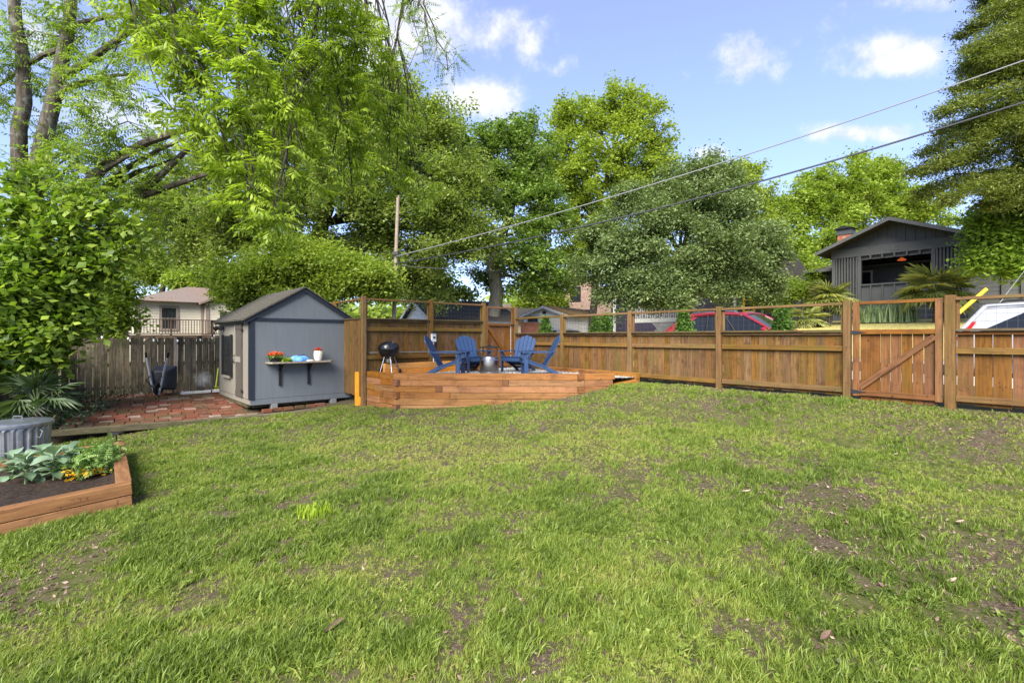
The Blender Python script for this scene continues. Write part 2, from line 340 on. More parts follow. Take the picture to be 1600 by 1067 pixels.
def ground_fn(t, b):
    oc = ocoord(t); n = t.noise(oc, 9, 7, 0.72); fine = t.noise(oc, 60, 4, 0.7); big = t.noise(oc, 0.55, 4, 0.6)
    soil = t.ramp(fine, [(0.3, (0.030, 0.022, 0.015)), (0.5, (0.085, 0.062, 0.043)), (0.7, (0.19, 0.15, 0.115))])
    thatch = t.ramp(n, [(0.3, (0.035, 0.046, 0.011)), (0.5, (0.075, 0.088, 0.022)), (0.72, (0.15, 0.135, 0.05))])
    c = t.mix(t.smooth(t.m('ADD', t.m('MULTIPLY', n, 0.6), t.m('MULTIPLY', big, 0.5)), 0.47, 0.62), thatch, soil)
    pos = t.new('ShaderNodeSeparateXYZ', ins={0: oc})
    off = t.m('ADD', t.m('MULTIPLY', pos.outputs[0], N_.x), t.m('MULTIPLY', pos.outputs[1], N_.y))
    straw = t.ramp(n, [(0.3, (0.20, 0.19, 0.05)), (0.5, (0.42, 0.36, 0.12)), (0.72, (0.54, 0.47, 0.19))])
    c = t.mix(t.smooth(off, D0 + 10.4, D0 + 11.2), c, straw)
    t.set(b.inputs['Base Color'], c); b.inputs['Roughness'].default_value = 0.95; b.inputs['Specular IOR Level'].default_value = 0.1
    bump(t, b, t.m('ADD', n, t.m('MULTIPLY', fine, 0.5)), 0.8, 0.03)
M['ground'] = mat('lawn_soil', ground_fn)
def brick_fn(t, b):
    r = objrand(t); oc = ocoord(t); r2 = t.m('FRACT', t.m('MULTIPLY', r, 11.7))
    c = t.ramp(r, [(0.0, (0.076, 0.032, 0.021)), (0.3, (0.152, 0.052, 0.030)), (0.62, (0.213, 0.067, 0.040)), (0.8, (0.182, 0.099, 0.068)), (0.985, (0.289, 0.228, 0.175))])
    off = t.new('ShaderNodeVectorMath', operation='ADD', ins={0: t.new('ShaderNodeTexCoord').outputs['Object'], 1: t.new('ShaderNodeObjectInfo').outputs['Location']})
    n = t.noise(off, 9, 5, 0.65); moss = t.noise(off, 1.1, 4, 0.6)
    c = t.mix(t.m('MULTIPLY', t.smooth(n, 0.42, 0.7), 0.75), c, (0.076, 0.046, 0.027))
    c = t.mix(t.m('MULTIPLY', t.smooth(moss, 0.46, 0.62), 0.65), c, (0.076, 0.065, 0.027))
    c = t.mix(t.m('MULTIPLY', t.smooth(t.noise(off, 5, 3, 0.6), 0.62, 0.75), 0.25), c, (0.342, 0.274, 0.220))
    t.set(b.inputs['Base Color'], c); b.inputs['Roughness'].default_value = 0.9; b.inputs['Specular IOR Level'].default_value = 0.15
    bump(t, b, n, 0.5, 0.01)
M['brick'] = mat('old_red_brick', brick_fn)
def housebrick(name, c1, c2, mortar, scale=1.0):
    def fn(t, b):
        oc = ocoord(t)
        br = t.new('ShaderNodeTexBrick', ins={'Color1': (*c1, 1), 'Color2': (*c2, 1), 'Mortar': (*mortar, 1), 'Scale': 1.0 * scale, 'Mortar Size': 0.012, 'Brick Width': 0.24, 'Row Height': 0.085})
        sp = t.new('ShaderNodeSeparateXYZ', ins={0: oc}); cmb = t.new('ShaderNodeCombineXYZ', ins={0: t.m('ADD', sp.outputs[0], sp.outputs[1]), 1: sp.outputs[2]})
        t.l.new(cmb.outputs[0], br.inputs['Vector'])
        c = t.mix(t.smooth(t.noise(oc, 6, 5, 0.7), 0.3, 0.75), br.outputs[0], tuple(x * 0.6 for x in c1))
        t.set(b.inputs['Base Color'], c); b.inputs['Roughness'].default_value = 0.9
        bump(t, b, br.outputs[1], -0.4, 0.01)
    return mat(name, fn)
M['pinkbrick'] = housebrick('pale_red_brick', (0.36, 0.21, 0.155), (0.44, 0.29, 0.22), (0.42, 0.36, 0.31))
M['redbrick'] = housebrick('chimney_brick', (0.32, 0.085, 0.04), (0.42, 0.13, 0.06), (0.35, 0.22, 0.16))
M['garagewhite'] = paint('garage_white', (0.74, 0.73, 0.70), 0.5, 0.06, 4, 0.3)
M['whiteblock'] = housebrick('white_block', (0.55, 0.54, 0.51), (0.60, 0.59, 0.56), (0.40, 0.39, 0.37), 0.45)
def leafmat(name, c0, c1, c2, trans=0.45, gloss=0.35, tcol=None, inst=False, rough=0.45, dead=None):
    """leaf: random tint from c0 (darkest) to c2, light passing through"""
    m = bpy.data.materials.new(name); m.use_nodes = True; t = NT(m.node_tree); t.n.clear()
    a = t.new('ShaderNodeAttribute', attribute_type='INSTANCER' if inst else 'GEOMETRY', attribute_name='tint' if inst else 'rnd').outputs['Fac']
    if inst: a = t.m('ADD', t.m('MULTIPLY', a, 0.68), t.m('MULTIPLY', t.new('ShaderNodeAttribute', attribute_type='GEOMETRY', attribute_name='rnd').outputs['Fac'], 0.34))
    col = t.ramp(a, [(0.05, c0), (0.5, c1), (0.95, c2)])
    if dead: col = t.mix(t.smooth(a, dead[1], dead[1] + 0.02), col, dead[0])
    p = t.new('ShaderNodeBsdfPrincipled', ins={'Base Color': col, 'Roughness': rough, 'Specular IOR Level': gloss})
    bright = t.mix(1.0, col, tcol or (1.12, 1.25, 0.50), 'MULTIPLY')
    tr = t.new('ShaderNodeBsdfTranslucent', ins={'Color': bright})
    mx = t.new('ShaderNodeMixShader', ins={0: trans, 1: p.outputs[0], 2: tr.outputs[0]})
    t.l.new(mx.outputs[0], t.new('ShaderNodeOutputMaterial').inputs[0]); return m
M['grass'] = leafmat('grass_blade', (0.070, 0.115, 0.018), (0.225, 0.300, 0.048), (0.42, 0.395, 0.115), 0.42, 0.3, inst=True)
M['limegrass'] = leafmat('lime_grass', (0.20, 0.30, 0.02), (0.34, 0.46, 0.035), (0.42, 0.50, 0.06), 0.4)
M['litter'] = leafmat('dead_leaf', (0.05, 0.032, 0.022), (0.17, 0.112, 0.078), (0.38, 0.29, 0.22), 0.1, 0.2, (1, 1, 1))
M['lf_pecan'] = leafmat('pecan_leaf', (0.11, 0.18, 0.018), (0.26, 0.355, 0.034), (0.41, 0.50, 0.06), 0.5)
M['lf_ailan'] = leafmat('pinnate_leaf', (0.10, 0.16, 0.022), (0.21, 0.30, 0.036), (0.33, 0.42, 0.06), 0.5)
M['lf_vine'] = leafmat('vine_leaf', (0.05, 0.10, 0.014), (0.17, 0.265, 0.03), (0.39, 0.49, 0.07), 0.42)
M['lf_oak'] = leafmat('oak_leaf', (0.12, 0.165, 0.040), (0.235, 0.30, 0.068), (0.37, 0.43, 0.10), 0.5)
M['lf_mound'] = leafmat('soft_green_leaf', (0.13, 0.19, 0.03), (0.27, 0.35, 0.052), (0.41, 0.47, 0.08), 0.5)
M['lf_dark'] = leafmat('dark_green_leaf', (0.075, 0.135, 0.026), (0.15, 0.235, 0.042), (0.25, 0.34, 0.065), 0.45)
M['lf_yellow'] = leafmat('yellow_green_leaf', (0.14, 0.195, 0.024), (0.285, 0.36, 0.046), (0.41, 0.47, 0.08), 0.5)
M['lf_grey'] = leafmat('grey_green_leaf', (0.085, 0.125, 0.042), (0.165, 0.225, 0.080), (0.27, 0.33, 0.135), 0.35, 0.3, rough=0.5)
M['lf_bright'] = leafmat('bright_green_leaf', (0.12, 0.185, 0.022), (0.25, 0.335, 0.045), (0.38, 0.45, 0.075), 0.5)
M['lf_conifer'] = leafmat('cedar_spray', (0.058, 0.082, 0.016), (0.145, 0.185, 0.030), (0.26, 0.275, 0.05), 0.35)
M['lf_maple'] = leafmat('maple_leaf', (0.08, 0.15, 0.018), (0.20, 0.31, 0.036), (0.33, 0.45, 0.06), 0.45)
M['lf_arbor'] = leafmat('arborvitae_spray', (0.026, 0.072, 0.008), (0.078, 0.169, 0.016), (0.169, 0.286, 0.029), 0.3)
M['lf_palm'] = leafmat('palm_leaf', (0.15, 0.19, 0.05), (0.34, 0.36, 0.11), (0.62, 0.58, 0.24), 0.4, 0.4)
M['lf_palmetto'] = leafmat('palmetto_leaf', (0.019, 0.039, 0.013), (0.052, 0.088, 0.031), (0.104, 0.150, 0.065), 0.25, 0.5)
M['lf_iris'] = leafmat('iris_leaf', (0.09, 0.15, 0.06), (0.21, 0.30, 0.13), (0.36, 0.43, 0.20), 0.4)
M['lf_collard'] = leafmat('collard_leaf', (0.075, 0.13, 0.07), (0.155, 0.235, 0.14), (0.25, 0.34, 0.22), 0.25, 0.5, rough=0.4)
M['lf_fern'] = leafmat('fern_leaf', (0.065, 0.137, 0.026), (0.156, 0.260, 0.058), (0.273, 0.377, 0.104), 0.35)
M['petal'] = leafmat('orange_petal', (0.55, 0.05, 0.02), (0.70, 0.10, 0.03), (0.78, 0.20, 0.05), 0.3, tcol=(1, 1, 1))
M['petal_red'] = leafmat('red_petal', (0.45, 0.03, 0.03), (0.58, 0.06, 0.05), (0.66, 0.12, 0.08), 0.3, tcol=(1, 1, 1))
M['petal_yellow'] = leafmat('yellow_petal', (0.60, 0.30, 0.01), (0.70, 0.40, 0.02), (0.75, 0.5, 0.05), 0.3, tcol=(1, 1, 1))
def bark(name, c0, c1, c2, sc_=1.0, lichen=0.35):
    def fn(t, b):
        oc = ocoord(t); mp = t.new('ShaderNodeMapping', ins={0: oc, 3: (9 * sc_, 9 * sc_, 2.2 * sc_)})
        n = t.noise(mp, 1.5, 6, 0.7); c = t.ramp(n, [(0.3, c0), (0.5, c1), (0.7, c2)])
        c = t.mix(t.m('MULTIPLY', t.smooth(t.noise(oc, 5 * sc_, 4, 0.6), 0.52, 0.64), lichen), c, (0.22, 0.24, 0.19))
        t.set(b.inputs['Base Color'], c); b.inputs['Roughness'].default_value = 0.9; b.inputs['Specular IOR Level'].default_value = 0.15
        bump(t, b, n, 0.7, 0.03)
    return mat(name, fn)
M['bark'] = bark('bark_brown', (0.022, 0.017, 0.012), (0.065, 0.052, 0.038), (0.13, 0.11, 0.085))
M['bark_lichen'] = bark('bark_lichen', (0.029, 0.023, 0.017), (0.078, 0.065, 0.051), (0.150, 0.133, 0.107), 1.0, 0.5)
M['bark_dark'] = bark('bark_dark', (0.014, 0.011, 0.008), (0.04, 0.033, 0.024), (0.085, 0.07, 0.052), 0.7, 0.2)
M['bark_pale'] = bark('bark_pale', (0.10, 0.09, 0.065), (0.21, 0.185, 0.135), (0.31, 0.285, 0.22), 0.6, 0.3)
M['stem'] = paint('green_stem', (0.12, 0.17, 0.06), 0.6, 0.2, 6, 0.3)
M['gravel'] = leafmat('gravel_stone', (0.16, 0.16, 0.16), (0.33, 0.33, 0.32), (0.55, 0.54, 0.52), 0.0, 0.2, (1, 1, 1), rough=0.85)
M['gravelbed'] = speck('gravel_bed', [(0.068, 0.068, 0.068), (0.165, 0.165, 0.161), (0.315, 0.315, 0.300)], 34)

# ------------------------------------------------------------------ ground
def arr(lo, hi, step): return list(np.arange(lo, hi, step))
gx = np.array([-600, -300, -150, -80, -50, -35, -25] + arr(-20, 14, 0.25) + [14, 16, 18, 21, 25, 30, 36, 45, 60, 90, 150, 300, 600])
gy = np.array([-60, -30, -15, -8, -4] + arr(-2, 18, 0.25) + arr(18, 40, 1.0) + [40, 45, 55, 70, 100, 160, 300, 700])
GX, GY = np.meshgrid(gx, gy); GZ = gz(GX, GY)
vv = np.stack([GX.ravel(), GY.ravel(), GZ.ravel()], 1); nx_, ny_ = len(gx), len(gy)
ii = (np.arange(ny_ - 1)[:, None] * nx_ + np.arange(nx_ - 1)[None, :]).ravel()
lawn = bpy.data.objects.new('lawn', mesh_np('lawn', vv, np.stack([ii, ii + 1, ii + nx_ + 1, ii + nx_], 1), smooth=True))
link(lawn, None, M['ground']); tag(lawn, 'sloping back yard lawn with patchy soil', kind='structure')
# street beyond the fence, with a kerb
b_ = MB(); prev = None
for a in range(-60, 121, 4):
    cur = [FR(a, D0 + 3.2, 0.925), FR(a, D0 + 10.2, 0.955)]
    if prev: b_.quad(prev[0], prev[1], cur[1], cur[0])
    prev = cur
road = b_.obj('street', M['asphalt']); tag(road, 'asphalt street beyond the wooden fence', kind='structure')
for off, nm in ((3.05, 'near'), (10.25, 'far')):
    k = MB().prism([FR(-60, D0 + off, 0.7), FR(-60, D0 + off + 0.15, 0.7), FR(-60, D0 + off + 0.15, 1.05), FR(-60, D0 + off, 1.05)], U * 180).obj('kerb', M['concrete'])
    tag(k, 'concrete kerb on the %s side of the street' % nm, kind='structure')

# ------------------------------------------------------------------ street fence with gate, cross fence with gate
REL = lambda h: CAMZ + h
def zv(p, h): return Vector((p[0], p[1], REL(h)))
def mesh_panel(parent, p0, p1, z0, z1, step=0.1):
    b = MB(); d = (p1 - p0); L = d.length; d.normalize(); k = int(L / step)
    for i in range(1, k): b.tube([p0 + d * (L * i / k) + Vector((0, 0, z0)), p0 + d * (L * i / k) + Vector((0, 0, z1))], 0.0015, 4, False)
    kz = int(round((z1 - z0) / step))
    for i in range(1, kz): b.tube([p0 + Vector((0, 0, z0 + (z1 - z0) * i / kz)), p1 + Vector((0, 0, z0 + (z1 - z0) * i / kz))], 0.0015, 4, False)
    return b.obj('wire_mesh', M['wire'], parent, fix=False)
def bay(parent, p0, p1, nrm, H, wood_='fence', pw=0.135, gap=0.004, lowrail=True, picket_bottom=-0.97, wire=True):
    """one bay between two posts: pickets on the far side (nrm), rails, cap, top rail, wire mesh"""
    d = (p1 - p0); L = d.length; d.normalize(); a0 = p0 + d * 0.06; a1 = p1 - d * 0.06; L2 = (a1 - a0).length
    n = max(1, int(round(L2 / (pw + gap)))); st = L2 / n
    for i in range(n):
        c = a0 + d * (st * (i + 0.5)) + nrm * (0.045 + random.uniform(-0.003, 0.003))
        bot = picket_bottom + random.uniform(-0.015, 0.01)
        board('picket', parent, M[wood_], zv(c, bot), zv(c, H['cap'] - 0.02), st - gap * random.uniform(0.4, 1.6), 0.017, d, 0.0)
    board('cap_rail', parent, M['cap'], zv(a0 + nrm * 0.01, H['cap']), zv(a1 + nrm * 0.01, H['cap']), 0.14, 0.034, nrm, 0.004)
    board('rail', parent, M[wood_], zv(a0 + nrm * 0.012, H['cap'] - 0.045), zv(a1 + nrm * 0.012, H['cap'] - 0.045), 0.045, 0.05, nrm, 0.003)
    for k in ('mid', 'low'):
        if k in H: board('rail', parent, M['post'], zv(a0, H[k]), zv(a1, H[k] + random.uniform(-0.01, 0.01)), 0.04, 0.088, nrm, 0.004)
    board('top_rail', parent, M['post'], zv(a0, H['top']), zv(a1, H['top']), 0.085, 0.045, nrm, 0.004)
    for q in (a0, a1):
        s = 1 if q is a0 else -1
        board('wire_frame', parent, M['post'], zv(q + d * 0.021 * s + nrm * 0.02, H['cap'] + 0.02), zv(q + d * 0.021 * s + nrm * 0.02, H['top'] - 0.024), 0.036, 0.036, nrm, 0.003)
    if wire: mesh_panel(parent, a0 + nrm * 0.02, a1 + nrm * 0.02, REL(H['cap'] + 0.02), REL(H['top'] - 0.02))
def post(parent, p, top, bottom, w_=0.10, m='post'):
    board('post', parent, M[m], zv(p, bottom), zv(p, top), w_, w_, N_, 0.006)
HR = dict(top=0.545, cap=0.097, mid=-0.20, low=-0.885)
px_posts = [805, 879, 985, 1124, 1324]
pp = [onplane(x, D0) for x in px_posts]
fence1 = empty('wooden_fence', zv(pp[0], -1.1), 'stained board fence with wire top along the street, left of its gate', 'fence', 'wooden yard fences')
for i, p in enumerate(pp): post(fence1, p, 0.60 if i else 0.90, -1.35, 0.105)
for i in range(4): bay(fence1, pp[i], pp[i + 1], N_, HR)
pg0, pg1 = onplane(1324, D0), onplane(1485, D0)
pr = [pg1, pg1 - U * 2.2, pg1 - U * 4.4]
fence2 = empty('wooden_fence', zv(pg1, -1.1), 'stained board fence with gaps between boards, right of the street gate', 'fence', 'wooden yard fences')
for p in pr: post(fence2, p, 0.60, -1.35, 0.12)
for i in range(2): bay(fence2, pr[i], pr[i + 1], N_, HR, 'gate', 0.185, 0.011)
def gate(name_label, p0, p1, H, nrm, wd_, bot, brace, inset=0.07, pw=0.145, hinge_at=0):
    g = empty('gate', zv(p0, bot), name_label, 'gate')
    d = (p1 - p0).normalized(); a0 = p0 + d * inset; a1 = p1 - d * inset
    board('stile', g, M[wd_], zv(a0 + d * 0.045, bot), zv(a0 + d * 0.045, H['top'] + 0.02), 0.09, 0.04, d, 0.004)
    board('stile', g, M[wd_], zv(a1 - d * 0.045, bot), zv(a1 - d * 0.045, H['top'] + 0.02), 0.09, 0.04, d, 0.004)
    b0, b1 = a0 + d * 0.092, a1 - d * 0.092
    board('top_rail', g, M[wd_], zv(b0, H['top'] - 0.005), zv(b1, H['top'] - 0.005), 0.04, 0.05, nrm, 0.004)
    board('rail', g, M[wd_], zv(b0, H['cap'] - 0.02), zv(b1, H['cap'] - 0.02), 0.05, 0.075, nrm, 0.004)
    board('rail', g, M[wd_], zv(b0, bot + 0.055), zv(b1, bot + 0.055), 0.04, 0.085, nrm, 0.004)
    s, e = (b0, b1) if brace > 0 else (b1, b0)
    board('brace', g, M[wd_], zv(s, bot + 0.13), zv(e, H['cap'] - 0.09), 0.036, 0.085, nrm, 0.004)
    L = (b1 - b0).length; n = int(round(L / pw)); st = L / n
    for i in range(n):
        c = b0 + d * st * (i + 0.5) + nrm * 0.035
        board('picket', g, M[wd_], zv(c, bot - 0.06), zv(c, H['cap'] - 0.03), st - random.uniform(0.003, 0.012), 0.016, d, 0.0)
    mesh_panel(g, b0, b1, REL(H['cap'] + 0.03), REL(H['top'] - 0.03))
    hq = a0 if hinge_at == 0 else a1; hs = 1 if hinge_at == 0 else -1
    for hz in (bot + 0.07, H['cap'] - 0.03):
        MB().prism([zv(hq - nrm * 0.024 - d * 0.05 * hs, hz - 0.035), zv(hq - nrm * 0.024 - d * 0.05 * hs, hz + 0.035), zv(hq - nrm * 0.024 + d * 0.02 * hs, hz + 0.03), zv(hq - nrm * 0.024 + d * 0.2 * hs, hz), zv(hq - nrm * 0.024 + d * 0.02 * hs, hz - 0.03)], -nrm * 0.006).obj('hinge', M['iron'], g)
    return g
gate('wide street gate with rising diagonal brace and black strap hinges', pg0, pg1, HR, N_, 'gate', -0.96, 1, 0.08)
# cross fence behind the grill (taller), then turning away behind the shed
pc = Vector(pp[0]); SP = [1.229, 2.99, 4.845]
qv = [pc + V * s for s in SP]
HC = dict(top=0.89, cap=0.43, mid=0.18, low=-0.50)
VB = Vector((-0.67, 0.74, 0)).normalized()                 # away from the yard
fence3 = empty('wooden_fence', zv(qv[0], -1.2), 'tall stained board fence behind the kettle grill and blue chairs', 'fence', 'wooden yard fences')
for p in qv: post(fence3, p, 0.955, -1.66, 0.10)
bay(fence3, qv[0], qv[1], VB, HC, picket_bottom=-0.95); bay(fence3, qv[1], qv[2], VB, HC, picket_bottom=-0.95)
for k in range(2): post(fence3, qv[2] + U * 1.88 * (k + 1), 0.93, -1.66, 0.10)
bay(fence3, qv[2], qv[2] + U * 1.88, -N_, HC, picket_bottom=-1.4); bay(fence3, qv[2] + U * 1.88, qv[2] + U * 3.76, -N_, HC, picket_bottom=-1.4)
gate('narrow corner gate with falling diagonal brace behind the fire pit', pc, qv[0], dict(top=0.85, cap=0.37), VB, 'gate', -0.9, 1, 0.07, 0.13)

# ------------------------------------------------------------------ raised timber seating platform
DT = -0.81
A_, B_, C_ = Vector((-2.62, 10.88, 0)), Vector((1.58, 10.72, 0)), Vector((2.24, 10.92, 0))
L_ = qv[2] + Vector((0.10, -0.06, 0))
plat = empty('timber_platform', zv(A_, -1.66), 'raised platform walled with stacked orange-brown stained timbers, holding gravel', 'raised platform')
TH = 0.14
def course(p0, p1, k, cuts, e0=0.0, e1=0.0):
    d = (p1 - p0).normalized(); L = (p1 - p0).length; z = DT - TH * (k + 0.5); nn = Vector((-d.y, d.x, 0))
    xs = [-e0] + sorted(c * L for c in cuts) + [L + e1]
    for a, b in zip(xs[:-1], xs[1:]):
        j = random.uniform(-0.006, 0.006)
        m = M['endgrain'] if b - a < 0.2 else M['timber']
        board('timber', plat, m, zv(p0 + d * (a + 0.002) + nn * (0.07 + j), z), zv(p0 + d * (b - 0.002) + nn * (0.07 + j), z), 0.138, TH - 0.004, nn, 0.007, uneven=0.0015)
cutsF = [[], [0.575, 0.607], [0.225, 0.258], [0.30], [0.62], [0.45], []]
cutsL = [[0.5], [0.52], [0.3], [0.55, 0.62], [0.5], [0.35], []]
for k in range(7):
    ev = k % 2 == 0
    course(A_, B_, k, cutsF[k], 0.0 if ev else -0.15, 0.0 if not ev else -0.15)
    LL = (A_ - L_).length; course(L_, A_, k, cutsL[k] + ([] if ev else [1 - 0.045 / LL]), 0.02, -0.01 if ev else 0.10)
    if k < 6: course(B_, C_, k, [0.0] if ev else [], 0.145 if ev else -0.005, 0.05 if k in (0, 2) else (-0.04 if k > 2 else 0.0))
# low timbers along the street fence and a ground-level step at the entrance
Dp = onplane(997, D0 - 0.16)
for k in range(2):
    s0 = onplane(846, D0 - 0.16); mid = s0 + (Dp - s0) * (0.42 if k else 0.63)
    for p, q in ((s0, mid), (mid, Dp)):
        d = (q - p).normalized()
        board('timber', plat, M['timber'], zv(p + d * 0.002, DT - 0.01 - TH * (k + 0.5)), zv(q - d * 0.002, DT - 0.01 - TH * (k + 0.5)), 0.138, TH - 0.004, N_, 0.007, uneven=0.0015)
board('timber', plat, M['timber'], zv(C_ + Vector((-0.1, 0.3, 0)), -0.88), zv(s0 + (Dp - s0) * 0.5 + N_ * -0.16, -0.88), 0.12, 0.12, (0, 0, 1), 0.007)
board('timber', plat, M['timber'], zv((2.05, 11.03, 0), -1.16), zv((2.83, 11.25, 0), -1.03), 0.13, 0.14, (0, 0, 1), 0.007)
gpoly = [L_ + Vector((0.05, 0.15, 0)), A_ + Vector((0.05, 0.13, 0)), B_ + Vector((-0.05, 0.13, 0)), C_ + Vector((0, 0.12, 0)), Dp + U * 0.02 - N_ * 0.05, pc - N_ * 0.03, qv[0] , qv[2] + U * 0.02]
GL = -0.925
bed_ = MB(); bed_.add([zv(p, GL) for p in gpoly], [tuple(range(len(gpoly)))])
gv = bed_.obj('gravel', M['gravelbed']); tag(gv, 'grey gravel filling the raised timber platform', 'gravel', kind='stuff')
def inpoly(X, Y, poly):
    c = np.zeros(X.shape, bool); n = len(poly)
    for i in range(n):
        x1, y1, x2, y2 = poly[i][0], poly[i][1], poly[(i + 1) % n][0], poly[(i + 1) % n][1]
        if y1 == y2: continue
        c ^= ((y1 > Y) != (y2 > Y)) & (X < (x2 - x1) * (Y - y1) / (y2 - y1) + x1)
    return c
def rot_np(rz, rx, ry):
    cz, sz, cx, sx, cy, sy = np.cos(rz), np.sin(rz), np.cos(rx), np.sin(rx), np.cos(ry), np.sin(ry); o = np.zeros_like(rz); e = o + 1
    Rz = np.stack([np.stack([cz, -sz, o], -1), np.stack([sz, cz, o], -1), np.stack([o, o, e], -1)], -2)
    Rx = np.stack([np.stack([e, o, o], -1), np.stack([o, cx, -sx], -1), np.stack([o, sx, cx], -1)], -2)
    Ry = np.stack([np.stack([cy, o, sy], -1), np.stack([o, e, o], -1), np.stack([-sy, o, cy], -1)], -2)
    return Rz @ Rx @ Ry
def scatter(name, temps, pos, Rm, scl, rnd=None, lr=0.45):
    """temps: list of (verts, faces[, leafrandom]); one merged mesh of transformed copies"""
    n = len(pos); which = rng.integers(0, len(temps), n); VV, FF, RR = [], [], []; base = 0
    rnd = rng.random(n) if rnd is None else rnd
    for k, tp in enumerate(temps):
        idx = np.where(which == k)[0]
        if len(idx) == 0: continue
        tv, tf = tp[0], tp[1]; tl = tp[2] if len(tp) > 2 else np.full(len(tv), 0.5)
        v = np.einsum('nij,kj->nki', Rm[idx], tv) * (scl[idx][:, None, None] if scl.ndim == 1 else scl[idx][:, None, :]) + pos[idx][:, None, :]
        f = tf[None] + (np.arange(len(idx)) * len(tv))[:, None, None] + base
        VV.append(v.reshape(-1, 3)); FF.append(f.reshape(-1, tf.shape[1])); base += v.shape[0] * v.shape[1]
        RR.append(np.clip(rnd[idx][:, None] * (1 - lr) + tl[None] * lr, 0, 1).ravel())
    return mesh_np(name, np.concatenate(VV), np.concatenate(FF), np.concatenate(RR))
# loose stones on the bed
ico = bmesh.new(); bmesh.ops.create_icosphere(ico, subdivisions=1, radius=1); ico.verts.ensure_lookup_table()
icv = np.array([v.co[:] for v in ico.verts]); icf = np.array([[v.index for v in f.verts] for f in ico.faces]); ico.free()
n = 16000; X = rng.uniform(-4, 3.2, n); Y = rng.uniform(10.6, 15, n); k = inpoly(X, Y, gpoly); X, Y = X[k], Y[k]; n = len(X)
me = scatter('gravel_stones', [(icv * np.array([1, rng.uniform(.6, .9), .6]), icf) for _ in range(3)], np.stack([X, Y, np.full(n, REL(GL)) + rng.uniform(-.005, .008, n)], 1),
             rot_np(*(rng.uniform(-3, 3, n) for _ in range(3))), rng.uniform(0.009, 0.022, n))
o = bpy.data.objects.new('gravel_stones', me); link(o, gv, M['gravel']); o['kind'] = 'stuff'
# bright orange timbers inside, along the cross fence, and the orange upright by the shed
ot = empty('orange_timbers', zv(qv[2], GL), 'bright orange stained timbers lying along the tall fence behind the grill', 'timber edging')
for k in range(2):
    ts = [0.12, 0.42 + 0.2 * k, 0.98]
    for a, b in zip(ts[:-1], ts[1:]):
        p, q = qv[2] + (qv[0] - qv[2]) * a, qv[2] + (qv[0] - qv[2]) * b
        ins = -VB * 0.17; d = (q - p).normalized()
        board('timber', ot, M['orange'], zv(p + ins + d * .002, GL + 0.07 + 0.14 * k), zv(q + ins - d * .002, GL + 0.07 + 0.14 * k), 0.13, 0.136, VB, 0.008)
up = W(560, 607, 11.75); up.z = 0
o = board('orange_upright_timber', None, M['orange'], zv(up, -1.66), zv(up + Vector((0.0, 0, 0)), -0.84), 0.15, 0.10, (1, 0, 0), 0.012, uneven=0.004)
tag(o, 'upright bright orange timber wedged between shed and fence post', 'timber post')

# ------------------------------------------------------------------ brick patio with timber edging
PE = Vector((0.815, 0.58, 0)).normalized()                     # along its front edge
PU = Vector((-0.58, 0.815, 0)).normalized()
FL = Vector((-8.23, 8.86, REL(-1.70)))
patio = empty('brick_patio', FL)
tag(patio, 'old red brick patio beside the grey shed', kind='structure')
tilt = 0.045
def pat(a, b, h=0.0): return FL + PE * a + PU * b + Vector((0, 0, tilt * b - 0.02 * a + h))
MB().add([pat(-0.2, 0.0, -0.03), pat(5.6, 0.0, -0.03), pat(5.6, 4.5, -0.03), pat(-0.2, 4.5, -0.03)], [(0, 1, 2, 3)]).obj('mortar_bed', M['soil'], patio)
bmesh_cache = [bevel_mesh('brick', 0.225, 0.178, 0.06, 0.008, uneven=0.004) for _ in range(5)]
for b in bmesh_cache: b.materials.append(M['brick'])
cnt = 0
for j in range(22):
    for i in range(15):
        a = 0.16 + 0.236 * i + (0.06 if (j // 2) % 2 else 0) ; b = 0.14 + 0.19 * j
        pos = pat(a, b)
        # under the shed nothing shows
        if a > 3.15 + max(0, 0.0) and b > 0.55: continue
        if cnt >= 299: continue
        cnt += 1
        o = bpy.data.objects.new('brick', bmesh_cache[cnt % 5]); link(o, patio)
        Mx = Matrix((PE, PU, Vector((0, 0, 1)))).transposed().to_4x4() @ Euler((random.gauss(0, .02) + tilt, random.gauss(0, .02), random.gauss(0, .02))).to_matrix().to_4x4()
        Mx.translation = local(patio, pos + Vector((random.gauss(0, .004), random.gauss(0, .004), random.gauss(0, .004)))); o.matrix_local = Mx
edg = empty('timber_edging', FL, 'mossy weathered timbers edging the front and left of brick patio', 'timber edging')
EDG = [FL + Vector((-0.10, -0.16, -0.02)), FL + PE * 2.6 + PU * -0.08 + Vector((0, 0, -0.05)), FL + PE * 4.7 + PU * -0.05 + Vector((0, 0, -0.03)), FL + PE * 5.75 + PU * 0.0 + Vector((0, 0, 0.01))]
for p, q in zip(EDG[:-1], EDG[1:]):
    d = (q - p).normalized(); board('timber', edg, M['edging'], p + d * .003, q - d * .003, 0.12, 0.12, (0, 0, 1), 0.012, uneven=0.003)
p = FL + PU * 0.02 - PE * 0.12 + Vector((0, 0, -0.03)); q = p + PU * 2.3 + Vector((0, 0, 0.1))
board('timber', edg, M['edging'], p, q, 0.12, 0.12, (0, 0, 1), 0.012, uneven=0.003)
board('timber', edg, M['edging'], q + PU * .01, q + PU * 2.0 + Vector((0, 0, 0.09)), 0.12, 0.12, (0, 0, 1), 0.012, uneven=0.003)

